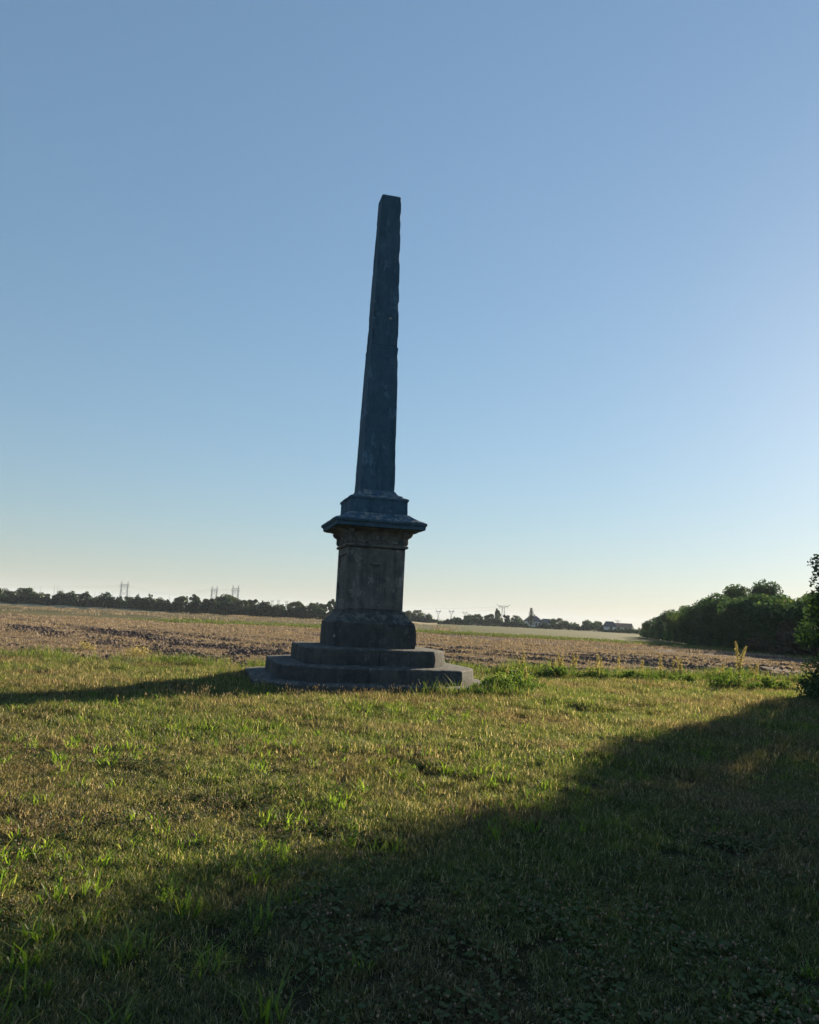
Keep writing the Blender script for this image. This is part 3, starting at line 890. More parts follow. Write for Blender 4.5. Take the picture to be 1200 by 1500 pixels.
def crown_points(rng, n, R, z0, z1, lobes, lobe_r, power=1.0, squash=1.0, rfun=None, hollow=0.35, column=False):
    """leaf positions in lobes gathered over a crown"""
    zc, hz = (z0 + z1) / 2, (z1 - z0) / 2
    d = rng.normal(0, 1, (lobes, 3)); d /= np.linalg.norm(d, axis=1)[:, None]
    q = rng.uniform(hollow, 0.86, lobes) ** power
    c = d * q[:, None]
    c = np.stack([c[:, 0] * R, c[:, 1] * R * squash, zc + c[:, 2] * hz], -1)
    if column:
        zz = rng.permutation(np.linspace(z0, z1, lobes)); aa = rng.uniform(0, 6.2832, lobes); qq = np.sqrt(rng.uniform(0.12, 1, lobes))
        c = np.stack([R * qq * np.cos(aa), R * qq * np.sin(aa), zz], -1)
    if rfun is not None:
        k = rfun((c[:, 2] - z0) / (z1 - z0)); c[:, 0] *= k; c[:, 1] *= k
    lr = lobe_r * rng.uniform(0.65, 1.3, lobes)
    wgt = lr ** 2; wgt /= wgt.sum()
    li = rng.choice(lobes, n, p=wgt)
    e = rng.normal(0, 1, (n, 3)); e /= np.linalg.norm(e, axis=1)[:, None]
    rr = rng.uniform(0.25, 1.0, n) ** 0.5 * lr[li]
    P = c[li] + e * rr[:, None] * np.array([1, 1, 0.85])
    tint = 0.35 + 0.3 * (rng.uniform(0, 1, lobes)[li]) + rng.normal(0, 0.14, n)
    return P, np.clip(tint, 0, 1), c

def trunk_mesh(r_, H, z0, rbase, limbs, C):
    m = MB()
    pts = []; x = y = 0.0
    for k in range(6):
        pts.append((x, y, H * 0.75 * k / 5 - (0.1 if k == 0 else 0)))
        x += r_.uniform(-.03, .03) * H; y += r_.uniform(-.03, .03) * H
    m.tube(pts, [rbase * (1.25 if k == 0 else 1 - 0.16 * k) for k in range(6)], 7)
    for k in range(limbs):
        c = C[r_.randrange(len(C))]
        i = r_.randrange(1, 5); p = Vector(pts[i]); q = Vector(c)
        if q.z < p.z: q.z = p.z + 0.05 * H
        mid = (p + q) / 2 + Vector((0, 0, -0.03 * H))
        m.tube([p, mid, q], [rbase * .42, rbase * .28, rbase * .08], 5)
    return m.mesh('trunk', 60)

def make_tree(name, seed, H, R, zlo, n, lobes, lobe_r, leaf, mat, limbs=8, squash=1.0, rfun=None, aspect=0.7, hollow=0.35, column=False):
    rg = np.random.default_rng(seed); r_ = random.Random(seed)
    P, T, C = crown_points(rg, n, R - lobe_r * 0.5, zlo + lobe_r * .5, H - lobe_r * .6, lobes, lobe_r, 0.7, squash, rfun, hollow, column)
    P[:, 2] = np.maximum(P[:, 2], 0.05)
    t = empty(name)
    link('trunk', trunk_mesh(r_, H, zlo, 0.022 * H, limbs, [tuple(c) for c in C]), M['bark'], t)
    link('crown', quads_mesh('crown', leaf_quads(rg, P, leaf, 0.2, aspect), T), mat, t)
    return t

far_protos = [make_tree('broadleaf_tree', 100 + k, 7.0, [2.9, 3.4, 2.5, 3.8, 2.2, 3.0][k], [1.2, 0.8, 1.4, 0.7, 1.6, 0.6][k], 3400, [26, 32, 22, 34, 18, 28][k], [0.9, 0.95, 0.8, 0.9, 0.75, 0.95][k], 0.40, M['tree2']) for k in range(6)]
wood_protos = [make_tree('woodland_tree', 200 + k, 8.0, [3.2, 3.6, 2.8, 3.9, 3.3][k], [0.6, 0.5, 1.0, 0.4, 0.8][k], 9000, [30, 36, 24, 40, 30][k], [1.05, 1.1, 0.95, 1.1, 1.15][k], 0.27, M['tree']) for k in range(5)]
used = set()
def put_tree(protos, k, x, y, h, wide, rz, label, group, name=None, hp_=None):
    src = protos[k % len(protos)]
    if id(src) in used: o = copy_tree(src)
    else: o = src; used.add(id(src))
    H0 = 7.0 if protos is far_protos else 8.0
    o.location = (x, y, -0.12); o.rotation_euler = (0, 0, rz)
    o.scale = (h / H0 * wide, h / H0 * wide, h / H0)
    tag(o, label, 'tree', group)
    if name: o.name = name
    return o

ORD = ['first', 'second', 'third', 'fourth', 'fifth', 'sixth', 'seventh', 'eighth', 'ninth', 'tenth', 'eleventh', 'twelfth', 'thirteenth', 'fourteenth', 'fifteenth',
       'sixteenth', 'seventeenth', 'eighteenth', 'nineteenth', 'twentieth', 'twenty-first', 'twenty-second', 'twenty-third', 'twenty-fourth', 'twenty-fifth', 'twenty-sixth', 'twenty-seventh', 'twenty-eighth']
def H_at(px, py, D):
    """height above the ground of image row py at column px and distance D"""
    u, v = px - 600, py - 750
    b = -u * math.sin(ROLL) + v * math.cos(ROLL)
    fw = FPX * math.cos(PITCH) + b * math.sin(PITCH); dn = b * math.cos(PITCH) - FPX * math.sin(PITCH)
    return EYE - dn * D / fw

RT = random.Random(77)
def row(spec, protos, group, phrase):
    for i, (px, top, D, wide, k, look) in enumerate(spec):
        h = H_at(px, top, D) + 0.15
        lab = '%s, %s from left %s' % (look, ORD[i], phrase)
        put_tree(protos, k, place(px, D), D, h, wide, RT.uniform(0, 6.28), lab, group)

left_row = [(-14, 862, 232, 1.3, 0, 'round dark tree'), (8, 861, 236, 1.2, 1, 'broad dark tree'), (38, 859, 240, 1.35, 3, 'wide spreading tree'), (66, 866, 236, 1.0, 2, 'small dark tree'),
    (90, 867, 232, 1.2, 5, 'low bushy tree'), (106, 866, 238, 1.0, 0, 'rounded tree'), (125, 865, 233, 1.05, 4, 'tall domed tree'), (143, 872, 236, 1.2, 1, 'low broad tree'),
    (160, 871, 230, 1.2, 2, 'dark tree'), (185, 872, 234, 1.4, 3, 'broad tree under the large portal pylon'), (208, 874, 237, 1.3, 5, 'low rounded tree'), (232, 874, 233, 1.2, 1, 'bushy tree'),
    (262, 871, 236, 1.0, 0, 'rounded tree'), (284, 869, 238, 1.15, 4, 'domed dark tree'), (304, 873, 233, 1.2, 2, 'low tree'), (325, 869, 236, 1.15, 1, 'tall rounded tree under the twin pylons'),
    (338, 869, 240, 1.1, 0, 'round tree under the twin pylons'), (354, 876, 234, 1.1, 5, 'small tree'), (368, 874, 238, 1.0, 2, 'rounded tree'), (386, 880, 234, 1.2, 3, 'low broad tree'),
    (408, 884, 238, 1.4, 1, 'low spreading tree'), (432, 879, 240, 1.3, 0, 'broad tree'), (455, 881, 238, 1.3, 3, 'low broad tree'), (474, 880, 244, 1.2, 2, 'rounded tree beside the obelisk pedestal'),
    (487, 876, 262, 0.9, 4, 'tall loose tree touching the obelisk pedestal')]
row(left_row, far_protos, 'trees in the far line left of the obelisk', 'in the far left tree line')
mid_row = [(597, 893, 300, 0.9, 0, 'dark tree partly hidden by the plinth'), (613, 892, 306, 1.15, 3, 'big round tree'), (628, 898, 306, 0.9, 1, 'rounded tree'), (672, 903, 318, 1.2, 2, 'low tree'),
    (686, 899, 320, 1.2, 1, 'rounded tree'), (700, 898, 322, 1.1, 5, 'bushy tree'), (716, 898, 324, 1.2, 0, 'broad dark tree'), (728, 890, 330, 0.62, 4, 'tall narrow tree beside the winged pylon'), (742, 898, 322, 0.8, 2, 'loose small tree under the winged pylon'),
    (755, 900, 322, 1.0, 3, 'rounded tree left of the white house'), (764, 907, 318, 0.8, 1, 'low tree against the white house'), (810, 905, 330, 0.9, 0, 'round tree right of the white house'), (818, 904, 326, 1.2, 3, 'broad round tree'), (830, 909, 326, 1.0, 5, 'low tree'),
    (845, 912, 320, 1.0, 2, 'small tree'), (860, 907, 318, 1.2, 1, 'broad tree'), (876, 909, 312, 1.2, 0, 'rounded tree left of the brown roof'), (887, 913, 306, 0.8, 5, 'small tree against the brown roof')]
row(mid_row, far_protos, 'trees in the far line right of the obelisk', 'in the far right tree line')

# undergrowth of the far tree lines reads as one hedge
def hedge(name, path, hfun, depth, n, leaf, mat, label, cat, seed):
    rg = np.random.default_rng(seed)
    P0 = np.array(path, dtype=float)
    t = rg.uniform(0, len(P0) - 1, n); i = np.minimum(t.astype(int), len(P0) - 2); f = t - i
    B = P0[i] * (1 - f)[:, None] + P0[i + 1] * f[:, None]
    s = t * 9.0
    h = hfun(t / (len(P0) - 1)) * (0.72 + 0.18 * np.sin(s * 1.7 + 1) + 0.14 * np.sin(s * 4.3) + 0.10 * np.sin(s * 11.1 + 2))
    w = rg.uniform(-1, 1, n)
    q = np.sqrt(np.clip(1 - w ** 2, 0, 1))
    z = h * q * rg.uniform(0.0, 1, n) ** 0.6
    P = np.stack([B[:, 0] + rg.normal(0, .15, n), B[:, 1] + w * depth, z - 0.1], -1)
    T = np.clip(0.3 + 0.25 * np.sin(s * 2.3) + rg.normal(0, .16, n), 0, 1)
    return tag(link(name, quads_mesh(name, leaf_quads(rg, P, leaf, 0.2, 0.75), T), mat), label, cat, kind='stuff')

hedge('hedge_undergrowth', [(place(px, D), D) for px, D in ((-70, 228), (60, 229), (200, 230), (340, 231), (500, 236))], lambda t: 5.2 - 0.7 * t, 2.5, 40000, 0.55, M['tree2'],
      'dark continuous undergrowth at the foot of the left tree line', 'hedge', 31)
hedge('hedge_undergrowth', [(place(px, D), D) for px, D in ((560, 300), (640, 304), (720, 314), (800, 314), (895, 302))], lambda t: 4.2 - 2.4 * np.exp(-((t - 0.27) / 0.07) ** 2) - 3.0 * np.exp(-((t - 0.695) / 0.045) ** 2) - 0.6 * (t > 0.55), 2.5, 24000, 0.5, M['tree2'],
      'dark low undergrowth along the far tree line right of the obelisk', 'hedge', 32)

hedge('garden_hedge', [(place(px, D), D) for px, D in ((884, 280), (905, 276), (925, 268), (950, 250))], lambda t: 1.0 + 1.3 * t, 1.2, 3500, 0.4, M['tree2'],
      'low dark hedge before the brown roofed house', 'hedge', 34)
# conifer beside the white house
con = empty('conifer_tree', (place(778, 345), 345, -0.12))
rg = np.random.default_rng(8)
Hc = H_at(778, 890, 345)
m = MB(); m.tube([(0, 0, 0), (0, 0, Hc * .6), (0, 0, Hc)], [.22, .14, .03], 6); m.build('trunk', M['bark'], con)
P = []
for lev in np.linspace(0.22, 0.97, 13):
    r0 = 1.75 * (1 - lev) ** 0.7 + 0.25
    for a in np.linspace(0, 2*math.pi, 8, endpoint=False) + lev * 9:
        for q in np.linspace(0.2, 1, 7):
            P += [(r0*q*math.cos(a) + rg.normal(0, .1), r0*q*math.sin(a) + rg.normal(0, .1), Hc*lev - .25*q*r0 + rg.normal(0, .08))] * 2
P = np.array(P) + rg.normal(0, .1, (len(P), 3))
link('crown', quads_mesh('crown', leaf_quads(rg, P, 0.45, 0.5, 0.45), rg.uniform(0, 1, len(P))), M['pine'], con)
tag(con, 'slender tiered conifer rising behind the white house', 'tree')

# wood at the right: edge runs away from the camera
wood = [(948, 912, 168, 1.0, 0), (956, 905, 156, 1.1, 1), (966, 900, 146, 1.1, 2), (976, 897, 136, 1.1, 3), (990, 889, 124, 1.0, 4), (1002, 886, 116, 1.1, 1), (1014, 882, 108, 1.0, 0), (1026, 877, 102, 1.0, 3),
        (1040, 871, 98, 1.05, 2), (1052, 867, 92, 1.0, 4), (1066, 865, 88, 1.05, 1), (1078, 850, 120, 0.72, 2), (1094, 847, 116, 0.85, 0), (1088, 868, 82, 1.0, 3), (1110, 862, 79, 1.0, 4), (1114, 845, 110, 0.42, 2), (1125, 841, 108, 0.52, 4), (1134, 861, 76, 1.0, 0),
        (1150, 869, 73, 0.95, 1), (1170, 866, 71, 0.9, 3), (1190, 872, 69, 1.0, 2), (1215, 860, 68, 1.0, 4), (1245, 850, 66, 1.0, 0), (1290, 850, 64, 1.05, 1), (1345, 846, 62, 1.1, 3), (1410, 850, 60, 1.05, 4)]
wl = ['dense tree', 'rounded tree', 'bushy tree', 'broad tree', 'leafy tree']
extra = {11: 'pale crowned tree rising above the wood, left of its highest tops', 12: 'domed tree rising above the wood, beside the gap in its tops', 15: 'narrow upright tree top, left of the highest pair on the wood', 16: 'highest narrow tree top on the wood at right'}
cnt = 0
for i, (px, top, D, wide, k) in enumerate(wood):
    if i in extra: lab = extra[i]
    else:
        lab = '%s of the right hand wood, %s from its left end' % (wl[k], ORD[cnt]); cnt += 1
    put_tree(wood_protos, k, place(px, D), D, H_at(px, top, D) + 0.1, wide * 1.15, RT.uniform(0, 6.28), lab, 'trees of the wood at right')
hedge('wood_undergrowth', [(place(px, D), D) for px, D in ((942, 168), (982, 124), (1025, 97), (1070, 82), (1125, 71), (1180, 65), (1240, 61), (1420, 56))], lambda t: 2.0 + 2.6 * np.minimum(t * 2.5, 1), 2.4, 46000, 0.28, M['tree'],
      'dark undergrowth at the foot of the wood on the right', 'undergrowth', 33)
# brown bramble mounds before the wood
for i, (px, D, R_, h) in enumerate(((1145, 65, 3.6, 3.2), (1190, 61, 3.2, 3.1))):
    rg = np.random.default_rng(40 + i)
    P, T, C = crown_points(rg, 7000, R_ - .5, -h * 0.8, h - .3, 30, .8, .7, .8)
    k = P[:, 2] > 0
    b = empty('bramble_mound', (place(px, D), D, -0.1))
    link('foliage', quads_mesh('foliage', leaf_quads(rg, P[k], .24, .2, .7), T[k]), M['bramble'], b)
    m = MB()
    for q in range(7):
        a = q * 0.9; m.tube([(0.3*math.cos(a), 0.3*math.sin(a), 0), (R_*.4*math.cos(a), R_*.4*math.sin(a), h*.5), (R_*.7*math.cos(a), R_*.7*math.sin(a), h*.55)], [.05, .035, .01], 4)
    m.build('stem', M['bark'], b)
    tag(b, ['brownish bramble mound before the wood, left of the two', 'brownish bramble mound before the wood, right one at picture edge'][i], 'bush', 'bramble mounds before the wood')

# ------------------------------------------------------------------ near trees at the right edge (they shade the foreground)
SA, CA = math.sin(SUN_AZ), math.cos(SUN_AZ)
def sp_pos(s, p):                   # s along the sun direction, p across it
    return (SA * s + CA * p, CA * s - SA * p)
prof_n = lambda t: np.interp(t, [0.0, 0.12, 0.35, 0.5, 0.58, 0.66, 0.85, 1.0], [0.98, 1.0, 1.0, 1.0, 0.93, 0.80, 0.72, 0.35])
near = []
for i, (s, p, R_, H_) in enumerate(((30.5, -1.05, 3.4, 12.5), (28.5, 2.4, 3.7, 11.5), (23.3, -3.38, 0.95, 4.3), (34.5, 0.6, 3.8, 13.0))):  # last tree is added out of view to close gaps in the shade
    t = make_tree('hedgerow_tree', 300 + i, H_, R_, 0.1, (70000, 42000, 12000, 42000)[i], (200, 160, 64, 160)[i], (0.72, 0.75, 0.36, 0.8)[i], (0.14, 0.18, 0.085, 0.19)[i], M['tree'], 26, 1.0, prof_n, 0.7, 0.25, True)
    x, y = sp_pos(s, p); t.location = (x, y, -0.05)
    tag(t, ['tall dense tree beyond the right edge, shading the lawn', 'tall leafy tree beyond the right edge, nearer the camera', 'young slender tree peeking in at the right picture edge', 'unseen tree added beyond the right edge, filling gaps in the shade'][i], 'tree', 'hedgerow trees at the right edge')

# ------------------------------------------------------------------ weeds and shrubs on the border
def weed_clump(name, x, y, w, h, n, seed, label, mat='weed', leaf=0.075, group='leafy weeds along the field border', cat='weed'):
    rg = np.random.default_rng(seed)
    P, T, C = crown_points(rg, n, w, -h * 0.6, h, 16, min(w, h) * 0.42, .8, 0.7)
    k = P[:, 2] > 0.01
    t = empty(name, (x, y, float(bumps(x, y))))
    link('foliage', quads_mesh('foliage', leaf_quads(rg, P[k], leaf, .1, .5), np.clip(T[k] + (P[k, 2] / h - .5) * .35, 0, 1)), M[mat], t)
    m = MB(); r_ = random.Random(seed)
    for c in C:
        if c[2] > 0.05: m.tube([(c[0]*.3, c[1]*.3, -.02), (c[0]*.75, c[1]*.75, c[2]*.6), tuple(c)], [.006, .005, .003], 4)
    m.build('stem', M['weed'], t)
    return tag(t, label, cat, group)

def tall_weed(x, y, h, seed, label, forks=1, leafy=0.6, lean=0.0, mat='dryweed'):
    r_ = random.Random(seed); rg = np.random.default_rng(seed)
    t = empty('flowering_weed', (x, y, float(bumps(x, y))))
    m = MB(); tips = []
    for f in range(forks):
        dx = lean + (f - (forks - 1) / 2) * 0.34 * h
        pts = [(0, 0, -.02)]; hh = h * (1 - 0.10 * f)
        for k in range(1, 6):
            q = k / 5
            pts.append((dx * max(0, q - .35) ** 1.3 + r_.uniform(-.015, .015), r_.uniform(-.02, .02), hh * q))
        m.tube(pts, [.010, .009, .008, .006, .005, .003], 5, 0.3); tips.append(pts)
    m.build('stem', M[mat], t)
    Q = []
    for pts in tips:
        for k in range(int(300 * h)):
            q = r_.uniform(0.48, 1.02) * 5; i = min(int(q), 4); a = Vector(pts[i]).lerp(Vector(pts[i+1]), q - i)
            w = 0.045 * (1.25 - q / 5) * 2.2
            Q.append((a.x + r_.gauss(0, w * .5), a.y + r_.gauss(0, w * .5), a.z + r_.uniform(-.02, .03)))
    Q = np.array(Q)
    link('flower_spike', quads_mesh('flower_spike', leaf_quads(rg, Q, .045, 0, .55), rg.uniform(.2, 1, len(Q))), M[mat], t)['kind'] = 'stuff'
    L_ = []
    for k in range(int(120 * leafy)):
        z = r_.uniform(0, .6) ** 1.5 * h; w = .17 * (1 - z / h)
        L_.append((r_.gauss(0, w), r_.gauss(0, w), z + .02))
    if L_:
        L_ = np.array(L_)
        link('foliage', quads_mesh('foliage', leaf_quads(rg, L_, .10, .1, .4), rg.uniform(.1, .8, len(L_))), M['weed'], t)
    return tag(t, label, 'weed', 'tall weeds along the field border')

tall_weed(9.75, 23.1, 1.32, 1, 'tallest pale forked weed stalk above the leafy mound at right', 2, 1.0, 0.1)
tall_weed(8.05, 24.9, 0.80, 2, 'pale upright weed just left of the tallest forked stalk', 1, .6)
tall_weed(8.6, 25.3, 0.66, 3, 'short pale weed between the two tallest border stalks', 1, .5)
tall_weed(6.75, 24.9, 0.72, 4, 'feathery yellowish weed spike midway along the right border', 1, .5)
tall_weed(6.25, 25.1, 0.62, 5, 'lower yellowish spike left of the feathery weed on the border', 1, .5)
tall_weed(4.85, 24.5, 0.70, 6, 'yellowish weed in the border nearest the steps, bushy below', 2, .8)
tall_weed(4.55, 24.2, 0.50, 7, 'short yellowish weed left of the bushy border weed', 1, .8)
tall_weed(11.2, 25.2, 0.62, 8, 'pale weed right of the tallest forked stalk', 1, .6)
tall_weed(2.45, 18.6, 0.50, 9, 'pale seeding weed among the leaves right of the steps', 1, .5)
tall_weed(2.95, 19.1, 0.55, 10, 'pale seeding weed farthest right beside the steps', 1, .5)
RW = random.Random(5)
for k, (wx, lab) in enumerate(((3.7, 'yellowish weed stalk nearest the right corner of the steps'), (5.35, 'thin pale stalk right of the bushy border weed'), (7.3, 'thin pale stalk just right of the feathery weed spike'),
                               (9.0, 'leaning pale stalk just left of the forked weed'), (10.5, 'thin pale stalk just right of the forked weed'), (12.0, 'pale stalk in the border nearest the right hand trees'), (5.9, 'middling pale stalk left of the lower yellowish spike'))):
    tall_weed(wx, float(edge_y(np.array(wx))) - 0.2 + RW.uniform(-.3, .5), RW.uniform(0.5, 0.78), 20 + k, lab, 1 + k % 2, .8, RW.uniform(-.1, .1))
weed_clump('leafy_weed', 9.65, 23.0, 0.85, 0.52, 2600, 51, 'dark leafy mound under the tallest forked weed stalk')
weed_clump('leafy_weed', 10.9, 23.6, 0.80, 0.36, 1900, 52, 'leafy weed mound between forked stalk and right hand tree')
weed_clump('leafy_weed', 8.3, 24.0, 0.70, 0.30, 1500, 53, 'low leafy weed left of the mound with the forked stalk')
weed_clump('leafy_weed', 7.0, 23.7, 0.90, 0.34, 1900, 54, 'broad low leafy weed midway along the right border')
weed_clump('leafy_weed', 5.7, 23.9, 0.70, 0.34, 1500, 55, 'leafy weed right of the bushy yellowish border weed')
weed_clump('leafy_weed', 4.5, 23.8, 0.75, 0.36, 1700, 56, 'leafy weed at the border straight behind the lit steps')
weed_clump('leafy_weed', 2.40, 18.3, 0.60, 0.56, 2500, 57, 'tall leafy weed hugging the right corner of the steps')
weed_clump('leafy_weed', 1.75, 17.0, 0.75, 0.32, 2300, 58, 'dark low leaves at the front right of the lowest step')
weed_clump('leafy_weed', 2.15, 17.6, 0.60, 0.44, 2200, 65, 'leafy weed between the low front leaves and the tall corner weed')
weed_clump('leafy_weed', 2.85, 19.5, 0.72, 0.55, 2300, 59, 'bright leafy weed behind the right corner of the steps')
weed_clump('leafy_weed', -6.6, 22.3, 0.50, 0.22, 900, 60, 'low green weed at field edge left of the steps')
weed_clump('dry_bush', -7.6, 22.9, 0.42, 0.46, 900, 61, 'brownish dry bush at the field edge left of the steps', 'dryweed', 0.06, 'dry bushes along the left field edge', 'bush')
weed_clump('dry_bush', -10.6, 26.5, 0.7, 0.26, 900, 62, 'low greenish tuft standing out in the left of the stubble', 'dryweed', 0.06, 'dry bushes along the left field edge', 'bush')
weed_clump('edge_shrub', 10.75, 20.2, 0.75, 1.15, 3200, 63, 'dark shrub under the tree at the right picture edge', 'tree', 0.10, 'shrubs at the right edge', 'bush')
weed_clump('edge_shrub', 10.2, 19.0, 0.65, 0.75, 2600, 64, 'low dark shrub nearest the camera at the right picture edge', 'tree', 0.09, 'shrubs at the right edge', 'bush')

# ------------------------------------------------------------------ power line and far buildings
def portal_pylon(x, y, h, rz, label, w=None, strut=0.30):
    t = empty('lattice_pylon', (x, y, -0.2), rz)
    w = w or h * 0.24
    hb = h * 0.80
    for sg in (-1, 1):
        m = MB(); x0, x1 = sg * w * .62, sg * w * .5
        for (a, b) in ((-.06, -.06), (.06, -.06), (.06, .06), (-.06, .06)):
            m.bar((x0 + a*h*.5, b*h*.6, 0), (x1 + a*h*.25, b*h*.3, hb), strut * .7)
        for k in range(6):
            q0, q1 = k/6, (k+1)/6
            sgn = 1 if k % 2 else -1
            m.bar((x0+(x1-x0)*q0 - sgn*.03*h*(1-q0*.5), 0, hb*q0), (x0+(x1-x0)*q1 + sgn*.03*h*(1-q1*.5), 0, hb*q1), strut * .5)
        m.build('leg', M['steel'], t)
        m = MB(); m.bar((x1 * 1.05, 0, hb), (x1 * 1.12, 0, h), strut); m.bar((x1*.75, 0, hb + h*.07), (x1 * 1.12, 0, h), strut*.6); m.build('earth_peak', M['steel'], t)
    m = MB()
    for k in range(4):
        q0, q1 = k/4, (k+1)/4; a0, a1 = w*(.62-.12*q0), w*(.62-.12*q1)
        m.bar((-a0, 0, hb*q0), (a1, 0, hb*q1), strut*.6); m.bar((a0, 0, hb*q0), (-a1, 0, hb*q1), strut*.6)
    m.build('cross_bracing', M['steel'], t)
    m = MB()
    for zz in (hb, hb + h * .07): m.bar((-w*.8, 0, zz), (w*.8, 0, zz), strut)
    for k in range(8): m.bar((-w*.8 + w*1.6*k/8, 0, hb + (h*.07 if k % 2 else 0)), (-w*.8 + w*1.6*(k+1)/8, 0, hb + (0 if k % 2 else h*.07)), strut*.5)
    m.build('crossarm', M['steel'], t)
    for xx in (-w*.75, 0, w*.75):
        m = MB(); m.tube([(xx, 0, hb), (xx, 0, hb - h*.07)], [strut*.5, strut*.5], 5); m.build('insulator', M['glassins'], t)
    return tag(t, label, 'pylon', 'power line pylons')

def cat_pylon(x, y, h, rz, label, strut=0.30):
    t = empty('lattice_pylon', (x, y, -0.2), rz)
    wz = h * .55; hw = h * .20
    m = MB()
    for a in (-1, 1):
        for b in (-1, 1):
            m.bar((a*h*.11, b*h*.11, 0), (a*h*.03, b*h*.03, wz), strut*.8)
    for k in range(7):
        q0, q1 = k/7, (k+1)/7; r0, r1 = h*(.11-.08*q0), h*(.11-.08*q1); sg = 1 if k % 2 else -1
        m.bar((sg*r0, -r0, wz*q0), (-sg*r1, -r1, wz*q1), strut*.5); m.bar((-r0, -r0, wz*q0), (r0, -r0, wz*q0), strut*.4)
    m.build('body', M['steel'], t)
    for sg in (-1, 1):
        m = MB()
        m.bar((sg*h*.03, 0, wz), (sg*hw, 0, h*.84), strut); m.bar((sg*h*.015, 0, wz), (sg*hw*.7, 0, h*.84), strut*.7)
        m.bar((sg*hw, 0, h*.84), (sg*hw*1.05, 0, h), strut); m.bar((sg*hw*.7, 0, h*.84), (sg*hw*1.05, 0, h), strut*.7)
        m.build('head_arm', M['steel'], t)
    m = MB(); m.bar((-hw*1.45, 0, h*.84), (hw*1.45, 0, h*.84), strut); m.bar((-hw*.9, 0, h*.80), (hw*.9, 0, h*.80), strut*.7); m.build('crossarm', M['steel'], t)
    for xx in (-hw*1.4, 0, hw*1.4):
        m = MB(); m.tube([(xx, 0, h*.84), (xx, 0, h*.77)], [strut*.5]*2, 5); m.build('insulator', M['glassins'], t)
    return tag(t, label, 'pylon', 'power line pylons')

def winged_pylon(x, y, h, rz, label, span, strut=0.30):
    t = empty('lattice_pylon', (x, y, -0.2), rz)
    for sg in (-1, 1):
        m = MB(); m.bar((sg*h*.09, 0, 0), (sg*h*.055, 0, h*.86), strut); m.build('leg', M['steel'], t)
        m = MB(); m.bar((0, 0, h*.86), (sg*span*.55, 0, h*.88), strut); m.bar((sg*span*.55, 0, h*.88), (sg*span, 0, h), strut*.8); m.bar((0, 0, h*.93), (sg*span*.6, 0, h*.90), strut*.6); m.build('crossarm', M['steel'], t)
        m = MB(); m.tube([(sg*span*.6, 0, h*.88), (sg*span*.6, 0, h*.80)], [strut*.5]*2, 5); m.build('insulator', M['glassins'], t)
    m = MB()
    for k in range(6): m.bar(((-1)**k*h*.08, 0, h*.14*k), (-(-1)**k*h*.065, 0, h*.14*(k+1)), strut*.45)
    m.build('bracing', M['steel'], t)
    return tag(t, label, 'pylon', 'power line pylons')

def py(px, top, D): return place(px, D), D, H_at(px, top, D)
portal_pylon(*py(180, 851, 1150), 0.1, 'large portal pylon above the far left trees', 8.6, .36)
portal_pylon(*py(312, 858, 1150), -0.1, 'left of the two twin pylons with paired peaks above the trees', 7.0, .36)
portal_pylon(*py(343, 857, 1120), -0.1, 'right of the two twin pylons with paired peaks above the trees', 7.6, .36)
for px, tp, nm in ((398, 878, 'leftmost'), (407, 878, 'middle'), (419, 879, 'rightmost')):
    x, y, h = py(px, tp, 1250); winged_pylon(x, y, h, 0.0, nm + ' of three tiny pylons over the low trees left of the obelisk', 2.6, .30)
cat_pylon(*py(642, 893, 1900), 0.0, 'left of two clear forked pylons right of the obelisk', .46)
cat_pylon(*py(661, 893, 1900), 0.0, 'right of two clear forked pylons right of the obelisk', .46)
cat_pylon(*py(681, 895, 2100), 0.0, 'faint third forked pylon just above the tree tops', .40)
x, y, h = py(737, 885, 1000); winged_pylon(x, y, h, 0.1, 'wide winged pylon above the far trees right of the obelisk', 8.6, .34)
x, y, h = py(905, 908, 1500); winged_pylon(x, y, h, 0.1, 'small winged pylon above the brown roofed house', 5.6, .38)

def cable(a, b, sag, label, r=0.07):
    pts = []
    for k in range(15):
        t = k / 14
        pts.append((a[0]+(b[0]-a[0])*t, a[1]+(b[1]-a[1])*t, a[2]+(b[2]-a[2])*t - sag*4*t*(1-t)))
    m = MB(); m.tube(pts, [r]*15, 4)
    return tag(m.build('power_cable', M['cable']), label, 'cable', 'power line cables')
def wp(px, yy, D): return (place(px, D), D, H_at(px, yy, D))
cable(wp(-70, 852, 1150), wp(177, 857, 1150), 4, 'upper power cable running left from the large portal pylon')
cable(wp(-70, 856, 1160), wp(177, 859, 1160), 4, 'lower power cable running left from the large portal pylon')
cable(wp(183, 856, 1150), wp(309, 862, 1150), 11, 'cable between the large portal pylon and the twin pylons')
cable(wp(315, 862, 1150), wp(341, 861, 1120), 2.5, 'short cable between the two twin pylons')
cable(wp(346, 861, 1120), wp(398, 880, 1250), 4, 'cable from the twin pylons to the three tiny pylons')
cable(wp(560, 891, 1900), wp(737, 889, 1000), 2, 'highest cable right of the obelisk, reaching the winged pylon', .08)
cable(wp(560, 897, 1900), wp(642, 896, 1900), 3, 'cable from behind the obelisk to the left forked pylon', .08)
cable(wp(642, 896, 1900), wp(661, 896, 1900), 1, 'short cable between the two clear forked pylons', .08)
cable(wp(661, 896, 1900), wp(737, 890, 1000), 3, 'cable from the right forked pylon to the winged pylon', .08)

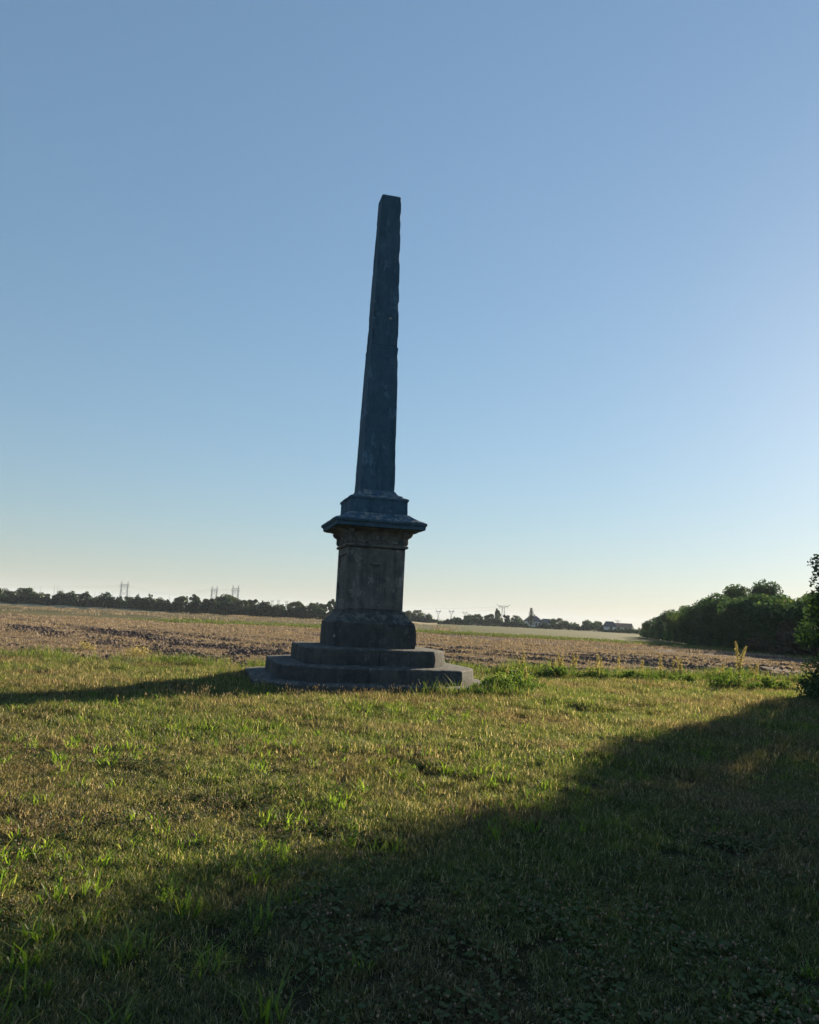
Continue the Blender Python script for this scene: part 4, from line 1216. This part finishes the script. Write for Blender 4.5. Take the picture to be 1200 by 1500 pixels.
for i, (px, tp) in enumerate(((48, 858), (58, 857), (78, 856), (82.5, 857), (137.5, 865), (144, 865), (152.5, 865), (164, 865), (188.5, 865), (201.5, 865), (247, 870))):
    D = 520 + 5 * i
    t = empty('slender_mast', (place(px, D), D, -0.2)); h = H_at(px, tp, D)
    m = MB(); m.tube([(0, 0, 0), (0, 0, h * .75)], [.20, .15], 6); m.build('pole', M['concrete'], t)
    m = MB(); m.tube([(0, 0, h * .75), (0, 0, h)], [.10, .05], 5); m.build('tip_rod', M['steel'], t)
    tag(t, 'thin pale mast behind the far left trees, %s from the left' % ORD[i], 'mast', 'thin masts behind the left trees')

# substation gantry behind the leftmost trees
D = 262
t = empty('substation_gantry', (place(30, D), D, -0.15))
g0, g1 = place(6, D) - place(30, D), place(58, D) - place(30, D)
hh = H_at(30, 868, D)
for k in range(8):
    xx = g0 + (g1 - g0) * k / 7
    m = MB(); m.box(xx - .14, xx + .14, -.14, .14, 0, hh); m.build('column', M['concrete'], t)
for zz in (hh, hh * .72):
    m = MB(); m.box(g0 - .3, g1 + .3, -.15, .15, zz - .14, zz + .14); m.build('beam', M['concrete'], t)
tag(t, 'pale concrete gantry frame showing through the leftmost far trees', 'gantry')

def house(name, px, D, w, d, eave, ridge, rz, wall, roof, label, hip=0.0, wins=(), door=None, chimney=None, over=0.35):
    t = empty(name, (place(px, D), D, -0.15), rz)
    m = MB()
    V = [(-w/2,-d/2,0),(w/2,-d/2,0),(w/2,d/2,0),(-w/2,d/2,0),(-w/2,-d/2,eave),(w/2,-d/2,eave),(w/2,d/2,eave),(-w/2,d/2,eave),(-w/2+hip,0,ridge-.12),(w/2-hip,0,ridge-.12)]
    m.add(V, [(0,1,5,4),(2,3,7,6),(1,2,6,9,5) if hip == 0 else (1,2,6,5),(3,0,4,8,7) if hip == 0 else (3,0,4,7)]); m.build('wall', M[wall], t)
    r = MB(); o_ = over
    k = o_ * (ridge - eave) / (d/2)
    A = [(-w/2-o_,-d/2-o_,eave-k),(w/2+o_,-d/2-o_,eave-k),(w/2+o_,d/2+o_,eave-k),(-w/2-o_,d/2+o_,eave-k),(-w/2-o_+hip*1.1,0,ridge),(w/2+o_-hip*1.1,0,ridge)]
    B = [(a, b, c + .18) for a, b, c in A]
    r.add(A + B, [(0,4,5,1),(2,5,4,3),(6,7,11,10),(8,9,10,11),(0,1,7,6),(2,3,9,8),(1,5,11,7),(5,2,8,11),(3,4,10,9),(4,0,6,10)] + ([(0,3,4),(1,5,2),(6,10,9),(7,8,11)] if hip else []))
    ro = r.build('roof', M[roof], t)
    if chimney is not None:
        c = MB(); c.box(chimney-.3, chimney+.3, -.3, .3, ridge-.6, ridge+.8); c.build('chimney', M['greyrender'], ro)
    for (x0, x1, z0, z1) in wins:
        q = MB(); q.box(x0, x1, -d/2-.06, -d/2+.05, z0, z1); wo_ = q.build('window', M['shutter'], t)
        q = MB(); q.box(x0-.1, x1+.1, -d/2-.14, -d/2-.03, z0-.14, z0-.01); q.build('sill', M['concrete'], wo_)
    if door:
        q = MB(); q.box(door[0], door[1], -d/2-.07, -d/2+.05, 0, door[2]); q.build('door', M['shutter'], t)
    return tag(t, label, 'house')

house('white_house', 781, 352, 6.6, 5.6, 3.0, 5.0, 0.15, 'render', 'slate', 'white house with dark slate roof below the conifer', 1.9, ((-2.3, -1.3, 1.2, 2.4), (0.2, 1.0, 1.0, 2.3)), (1.6, 2.4, 2.1), 0.6)
house('grey_roofed_house', 800, 350, 4.6, 5.0, 2.5, 4.0, -0.1, 'render', 'slate', 'small grey roofed house right of the white house', 0.9, ((-1.2, -0.4, 1.1, 2.1),), None, None)
house('brown_roofed_house', 909, 292, 7.6, 5.2, 2.1, 3.3, -0.12, 'render', 'tile', 'long low house with brown tiled roof before the wood', 0.0, ((-3.3, -2.5, 0.9, 1.8), (1.0, 1.8, 0.9, 1.8), (2.5, 3.2, 0.9, 1.8)), (-1.6, -0.5, 1.85), None)
house('garden_shed', 893, 286, 3.2, 3.0, 2.3, 3.7, 0.1, 'render', 'slate', 'white gabled outbuilding at the left end of the brown roofed house', 0.5, (), (-0.5, 0.5, 1.9))
house('pale_shed', 109, 250, 3.2, 3.0, 2.9, 4.2, 0.3, 'render', 'slate', 'small pale building glimpsed between the far left trees', 0.0, ((-.9, -.2, 1.2, 2.2),), None)

# ------------------------------------------------------------------ air
hz = bpy.data.meshes.new('haze')
mb = MB(); mb.box(-5400, 5400, -700, 5400, -1.3, 60)
o = link('haze', mb.mesh('haze'))
m, nt, out = new_mat('haze_air')
pv = N(nt, 'ShaderNodeVolumePrincipled')
pv.inputs['Color'].default_value = (0.74, 0.86, 1.0, 1)
pv.inputs['Density'].default_value = 0.00016
pv.inputs['Anisotropy'].default_value = 0.0
nt.links.new(pv.outputs[0], out.inputs['Volume'])
o.data.materials.append(m)
tag(o, 'thin pale evening haze over the fields', 'haze', kind='stuff')
